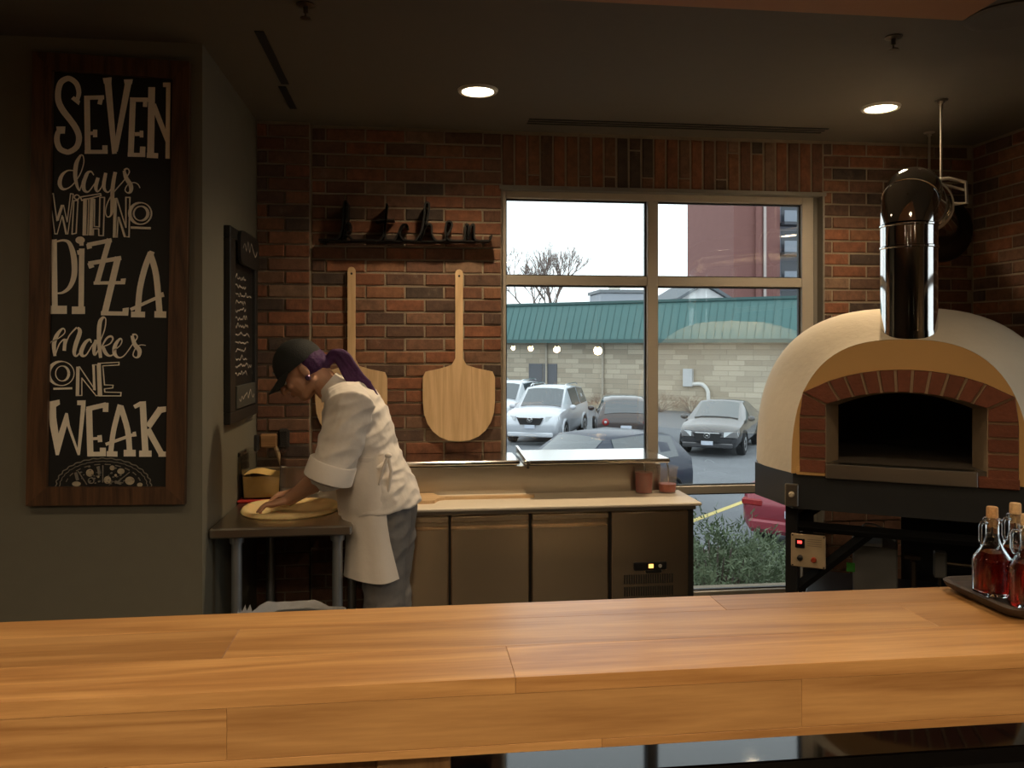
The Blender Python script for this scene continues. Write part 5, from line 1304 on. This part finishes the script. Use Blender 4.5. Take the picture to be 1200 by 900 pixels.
def juniper(p, rx, ry, hz, seed, label, m, n=420, name='juniper_bush'):
    t = thing(name, label, 'shrub', p); r = random.Random(seed); mb = MB(); st_ = MB()
    for i in range(n):
        a = r.uniform(0, 2 * math.pi); rad = math.sqrt(r.random()); zz_ = hz * math.sqrt(max(0, 1 - rad * rad * .85)) * r.uniform(.45, 1.05)
        c_ = Vector((rx * rad * math.cos(a), ry * rad * math.sin(a), zz_)); d_ = Vector((math.cos(a) * .8 + r.uniform(-.5, .5), math.sin(a) * .8 + r.uniform(-.5, .5), r.uniform(.1, .9))).normalized()
        for k_ in range(11):
            o_ = c_ + d_ * (.02 * k_) * (hz / .6); sd = Vector((r.uniform(-1, 1), r.uniform(-1, 1), r.uniform(-.3, 1))).normalized()
            tip = o_ + (d_ * .6 + sd).normalized() * r.uniform(.025, .05) * (hz / .6); w = sd.cross(d_).normalized() * .0055 * (hz / .6)
            mb.add([o_ - w, o_ + w, tip], [(0, 1, 2)])
        if i % 9 == 0: st_.tube([(0, 0, 0), c_ * .5 + Vector((0, 0, .02)), c_], [.015, .01, .005], 4, caps=False)
    mb.build('foliage', m, t, smooth=None); st_.build('branches', m_bark, t)
for (u, v, Y, rx, ry, hz, sd, lab) in ((838, 668, 5.6, .5, .45, .52, 2, 'spreading green juniper bush outside the glass beside the prep counter'), (900, 676, 6.3, .6, .45, .24, 3, 'spreading green juniper bush outside the glass by the oven stand')):
    p_ = onY(u, v, Y); juniper((p_.x, p_.y, -.55), rx, ry, hz + .25, sd, lab, m_jun, 900)
m_dead = mat('brown_winter_shrub', (.22, .13, .085), .9, var=.4, scale=3)
for i, (u, lab) in enumerate(((783, 'brown winter shrub against the stone wall left of the conduit'), (818, 'brown winter shrub at the foot of the conduit'), (717, 'dark leafless shrub behind the dark hatchback'), (603, 'brown winter shrub between the white cars'))):
    xx = bx_on(u, 470)[0]; p_ = A0 + db2 * xx - nb * 1.0
    juniper((p_.x, p_.y, GZ), .8, .5, .75, 20 + i, lab, m_dead, 160, 'winter_shrub')

# ------------------------------------------------------------------ cars
m_tyre = mat('tyre_rubber', (.012, .012, .013), .8); m_rim = mat('alloy_rim', (.55, .56, .58), .3, .9)
m_cglass = mat('car_glass', (.05, .065, .075), .05, 0, spec=.9, coat=.6); m_chr = mat('car_chrome', (.7, .7, .7), .15, 1.0)
m_hl = mat('headlamp_lens', (.45, .48, .50), .12, .3); m_tl = mat('tail_lamp_red', (.26, .015, .015), .2); m_plate = mat('number_plate', (.55, .60, .70), .5, var=.3, scale=60)
def car(kind, paint, loc, heading, label, roofm=None, dark_low=False):
    """stations: x, underside z, shoulder z, top z, half width, half width at the top"""
    t = thing('car', label, 'car', loc, heading)
    if kind == 'suv':
        S_ = [(-2.2, .5, .95, .95, .78, .7), (-2.12, .32, 1.08, 1.2, .88, .74), (-1.95, .28, 1.10, 1.62, .90, .66), (-.9, .26, 1.08, 1.72, .91, .66), (.25, .26, 1.05, 1.70, .91, .66), (1.05, .26, 1.06, 1.08, .91, .72), (1.7, .28, 1.0, 1.02, .90, .70), (2.08, .3, .9, .92, .86, .68), (2.2, .42, .72, .74, .76, .62)]
        cab = (2, 5); R = .36; wx = 1.32
    elif kind == 'hatch':
        S_ = [(-1.98, .5, .85, .85, .76, .7), (-1.92, .3, .96, .98, .85, .72), (-1.55, .26, .99, 1.40, .87, .62), (-.8, .25, .98, 1.49, .87, .62), (.2, .25, .96, 1.47, .87, .62), (1.0, .25, .95, .97, .87, .68), (1.6, .26, .86, .88, .86, .66), (1.9, .3, .74, .76, .8, .62), (1.99, .42, .6, .62, .70, .56)]
        cab = (2, 5); R = .31; wx = 1.22
    else:
        S_ = [(-2.25, .5, .82, .82, .76, .66), (-2.15, .3, .98, 1.0, .84, .70), (-1.55, .25, 1.0, 1.02, .87, .70), (-.75, .24, .98, 1.40, .87, .61), (.2, .24, .95, 1.43, .87, .60), (1.05, .24, .93, .95, .87, .68), (1.7, .25, .82, .84, .86, .66), (2.1, .28, .70, .72, .80, .60), (2.24, .40, .56, .58, .68, .52)]
        cab = (2, 5); R = .31; wx = 1.33
    def pts(s_):
        x, zb_, zs, zt2, w, wt_ = s_
        half = [(w * .86, zb_), (w * .99, zb_ + .16), (w, (zb_ + zs) / 2 + .05), (w * .955, zs), (wt_, zt2 - .015), (wt_ * .6, zt2 + .025)]
        return [(x, y, z) for y, z in half] + [(x, 0, zt2 + .035)] + [(x, -y, z) for y, z in half[::-1]]
    mbd = MB().ring_loft([pts(s_) for s_ in S_], True, True)
    bodyo = mbd.build('bodywork', paint, t, smooth=50)
    def quad(p, nm, m, par=t, out=.012, inset=.1):
        p = [Vector(v) for v in p]; c_ = sum(p, Vector()) / len(p); n_ = (p[1] - p[0]).cross(p[-1] - p[0]).normalized()
        if n_.dot(c_ - Vector((0, 0, .6))) < 0: n_ = -n_
        pp_ = [v + (c_ - v) * inset + n_ * out for v in p]; return MB().prism(pp_, -n_ * .03).build(nm, m, par, smooth=None)
    def glass_strip(a_, b_, nm):
        A_ = [Vector(a_[k_]) for k_ in range(4, 9)]; B_ = [Vector(b_[k_]) for k_ in range(4, 9)]
        n_ = (A_[3] - A_[1]).cross(B_[2] - A_[2]).normalized()
        if n_.z < 0: n_ = -n_
        ca, cb = A_[2], B_[2]
        P_a = [(p.lerp(q_, .10) + (ca.lerp(cb, .1) - p.lerp(q_, .1)) * .10) + n_ * .018 for p, q_ in zip(A_, B_)]
        P_b = [(p.lerp(q_, .92) + (ca.lerp(cb, .92) - p.lerp(q_, .92)) * .07) + n_ * .018 for p, q_ in zip(A_, B_)]
        return MB().ring_loft([P_a, P_b, [p - n_ * .02 for p in P_b], [p - n_ * .02 for p in P_a], P_a], False, False, closed=False).build(nm, m_cglass, t, smooth=40)
    i0, i1 = cab
    for i in range(i0, i1):
        a_, b_ = pts(S_[i]), pts(S_[i + 1])
        sl_ = abs(S_[i][3] - S_[i][2]) < .2 or abs(S_[i + 1][3] - S_[i + 1][2]) < .2
        if sl_:
            front = i >= i0 + 1
            glass_strip(a_, b_, 'windshield' if front else 'rear_window')
        else:
            for k_ in ((3, 4), (9, 8)): quad([a_[k_[0]], b_[k_[0]], b_[k_[1]], a_[k_[1]]], 'side_window', m_cglass, inset=.10)
    if kind != 'sedan':
        glass_strip(pts(S_[1]), pts(S_[2]), 'rear_window')
    W = S_[4][4]
    for x in (-wx, wx):
        for sg in (-1, 1):
            w_ = MB().lathe([(R * .62, 0), (R * .95, .0), (R, .03), (R, .19), (R * .9, .22)], (x, sg * (W + .015) - (.22 if sg > 0 else 0), R), 22, axis='y').build('wheel', m_tyre, t)
            yo = sg * (W + .02); MB().lathe([(R * .66, yo - sg * .03), (R * .64, yo), (R * .2, yo - sg * .01), (.02, yo)], (x, 0, R), 10, axis='y').build('rim', m_rim, w_, smooth=None)
            MB().tube([(x + (R + .05) * math.cos(math.radians(a)), sg * (W + .004), R + (R + .05) * math.sin(math.radians(a))) for a in range(-10, 191, 20)], .03, 6).build('wheel_arch', m_tyre if kind != 'suv' else paint, t)
    xf = S_[-1][0]; zf = S_[-2][2]; wf = S_[-2][4]
    for sg in (-1, 1):
        MB().ring_loft([[(xf - .24, sg * wf * .99, zf - .13), (xf - .24, sg * wf * .97, zf + .0), (xf - .07, sg * wf * .55, zf - .0), (xf - .02, sg * wf * .55, zf - .14)], [(xf - .2, sg * wf * 1.01, zf - .12), (xf - .2, sg * wf * .98, zf + .01), (xf - .02, sg * wf * .56, zf + .0), (xf + .02, sg * wf * .56, zf - .13)]]).build('headlight', m_hl, t, smooth=None)
        if kind == 'hatch':
            tl_ = MB().ellipsoid((S_[0][0] + .0, sg * S_[0][4] * .80, S_[0][2] - .06), (.05, .11, .11), 14, 8).build('tail_light', m_tl, t, smooth=180)
            MB().ellipsoid((S_[0][0] - .03, sg * S_[0][4] * .80, S_[0][2] - .06), (.03, .05, .05), 12, 6).build('tail_light_lens', m_hl, tl_, smooth=180)
        else: MB().box((S_[0][0] - .02, sg * S_[0][4] * .66, S_[0][2] - .12), (S_[1][0] + .08, sg * S_[1][4] * .985, S_[0][2] + .0), .03).build('tail_light', m_tl, t)
        mx2 = S_[5][0] - .25; mr_ = MB().ellipsoid((mx2, sg * (W + .10), S_[5][2] + .05), (.07, .11, .08), 12, 8).build('wing_mirror', paint, t, smooth=180)
    gl_ = MB().prism([(xf + .005, -wf * .50, zf - .03), (xf + .005, wf * .50, zf - .03), (xf + .03, wf * .36, zf - .25), (xf + .03, -wf * .36, zf - .25)], (.03, 0, 0)).build('grille', m_tyre, t, smooth=None)
    MB().box((xf + .02, -wf * .42, zf - .05), (xf + .055, wf * .42, zf - .02), .008).build('grille_bar', m_chr, gl_)
    em = MB().tube([(xf + .07, .085 * math.cos(math.radians(a)), zf - .1 + .065 * math.sin(math.radians(a))) for a in range(0, 361, 24)], .012, 6)
    if kind == 'suv': em.tube([(xf + .07, -.06, zf - .07), (xf + .07, 0, zf - .12), (xf + .07, .06, zf - .07)], .01, 6)
    else: em.tube([(xf + .07, -.035, zf - .06), (xf + .07, -.03, zf - .14)], .01, 6); em.tube([(xf + .07, .035, zf - .06), (xf + .07, .03, zf - .14)], .01, 6); em.tube([(xf + .07, -.03, zf - .1), (xf + .07, .03, zf - .1)], .01, 6)
    em.build('emblem', m_chr, t)
    MB().box((xf - .02, -W * .8, S_[-1][1] - .14), (xf + .04, W * .8, S_[-1][1] - .0), .03).build('front_bumper', m_tyre if dark_low else paint, t)
    MB().box((xf + .03, -.16, zf - .36), (xf + .075, .16, zf - .25), .005).build('number_plate', m_plate, t)
    MB().box((S_[0][0] - .06, -W * .82, .36), (S_[0][0] + .1, W * .82, .52), .03).build('rear_bumper', paint, t)
    MB().box((S_[0][0] - .07, -.16, .58), (S_[0][0] - .02, .16, .69), .005).build('number_plate', m_plate, t)
    if kind == 'suv':
        for sg in (-1, 1): MB().tube([(-1.6, sg * .58, 1.74), (-1.4, sg * .58, 1.80), (.0, sg * .58, 1.79), (.15, sg * .58, 1.74)], .02, 6).build('roof_rail', m_chr, t)
    return t
p_white = mat('white_car_paint', (.62, .65, .69), .3, .1, var=.03, coat=.6)
p_silver = mat('pearl_white_suv_paint', (.58, .61, .66), .28, .2, var=.03, coat=.6)
p_black = mat('black_brown_car_paint', (.055, .045, .045), .25, .2, var=.05, coat=.7)
p_grey = mat('dark_grey_car_paint', (.055, .055, .06), .25, .3, var=.05, coat=.7)
p_blue = mat('navy_car_paint', (.018, .026, .05), .4, .1, var=.05, coat=.25)
p_red = mat('maroon_car_paint', (.26, .03, .045), .28, .2, var=.05, coat=.6)
def place(u, v, hd_off, fwd, side_off):
    """ground point of one wheel in the photo -> car origin; heading measured from 'towards the camera'"""
    p_ = onZ(u, v, GZ); to_cam = math.atan2(-p_.y, -p_.x); hd_ = to_cam + math.radians(hd_off)
    o_ = p_ - Vector((math.cos(hd_), math.sin(hd_), 0)) * fwd - Vector((-math.sin(hd_), math.cos(hd_), 0)) * side_off
    return (o_.x, o_.y, GZ), hd_
l_, h_ = place(661, 520, -14, 1.32, .85); car('suv', p_silver, l_, h_, 'pearl white sport utility vehicle with roof rails parked facing the window')
l_, h_ = place(871, 533, -9, 1.33, .82); car('sedan', p_grey, l_, h_, 'dark grey sedan parked facing the window near the conduit')
l_, h_ = place(701, 522, 180 + 2, -1.22, .80); car('hatch', p_black, l_, h_, 'black hatchback seen from behind between sport utility vehicle and sedan')
l_, h_ = place(606, 506, -20, 1.32, .85); car('suv', p_white, l_, h_, 'white car cut off by the brick wall beside the pearl utility vehicle')
l_, h_ = (3.2, 14.7, GZ), math.radians(214); car('hatch', p_blue, l_, h_, 'navy hatchback parked close outside, behind the prep counter lid')
l_, h_ = (-.4, 15.0, GZ), math.radians(214); car('sedan', mat('slate_blue_car_paint', (.04, .055, .085), .35, .1, coat=.3), l_, h_, 'slate blue sedan parked close outside, half hidden by the brick wall')
l_, h_ = place(893, 632, 180 - 20, -1.33, .85); car('sedan', p_red, l_, h_, 'maroon sedan partly hidden behind the oven')

# ------------------------------------------------------------------ dining-room lamps that the window glass mirrors
m_bulb = emit('globe_bulb', (1.0, .62, .25), 26)
for i, yv in enumerate((10.8, 14.0, 17.2, 20.3)):
    y = 8.78 - yv
    t = thing('globe_pendant', 'bare globe pendant lamp hanging along the dining room brick wall', 'pendant lamp', (2.45, y, 1.47), group='globe pendants mirrored in the window')
    MB().ellipsoid((0, 0, .05), (.05, .05, .05), 16, 10).build('bulb', m_bulb, t, smooth=180)
    MB().lathe([(.018, .095), (.022, .10), (.022, .15), (.006, .16)], n=12).build('socket', m_brz, t)
    MB().tube([(0, 0, .155), (0, 0, (2.66 if y > -3 else CEIL) - 1.47)], .004, 6).build('cord', m_blk, t)
    l = bpy.data.lights.new('globe_glow', 'POINT'); l.energy = 16; l.color = (1, .6, .28); l.shadow_soft_size = .055
    o = bpy.data.objects.new('globe_glow', l); COL.objects.link(o); o.parent = t; o.location = (0, 0, .05)
m_sh = mat('enamel_shade', (.05, .06, .06), .3); m_in = emit('shade_lamp', (1.0, .75, .42), 20)
for x, y, zc in ((.6, -2.6, 1.95), (-1.6, -2.6, 1.95), (.6, -6.2, 1.95)):
    t = thing('dome_pendant', 'dark dome-shaded pendant lamp over the dining tables', 'pendant lamp', (x, y, zc), group='dome pendants in the dining room')
    MB().lathe([(.17, 0), (.16, .05), (.11, .11), (.05, .14), (.02, .18), (.018, .178), (.045, .134), (.10, .105), (.15, .047), (.16, 0)], n=24).build('shade', m_sh, t)
    MB().ellipsoid((0, 0, .05), (.035, .035, .045), 12, 8).build('bulb', m_in, t, smooth=180)
    MB().tube([(0, 0, .175), (0, 0, (2.66 if y > -3 else CEIL) - zc)], .004, 6).build('cord', m_blk, t)
    l = bpy.data.lights.new('dome_glow', 'SPOT'); l.energy = 100; l.color = WARM; l.spot_size = math.radians(130); l.spot_blend = .6; l.shadow_soft_size = .04
    o = bpy.data.objects.new('dome_glow', l); COL.objects.link(o); o.parent = t; o.location = (0, 0, .0)
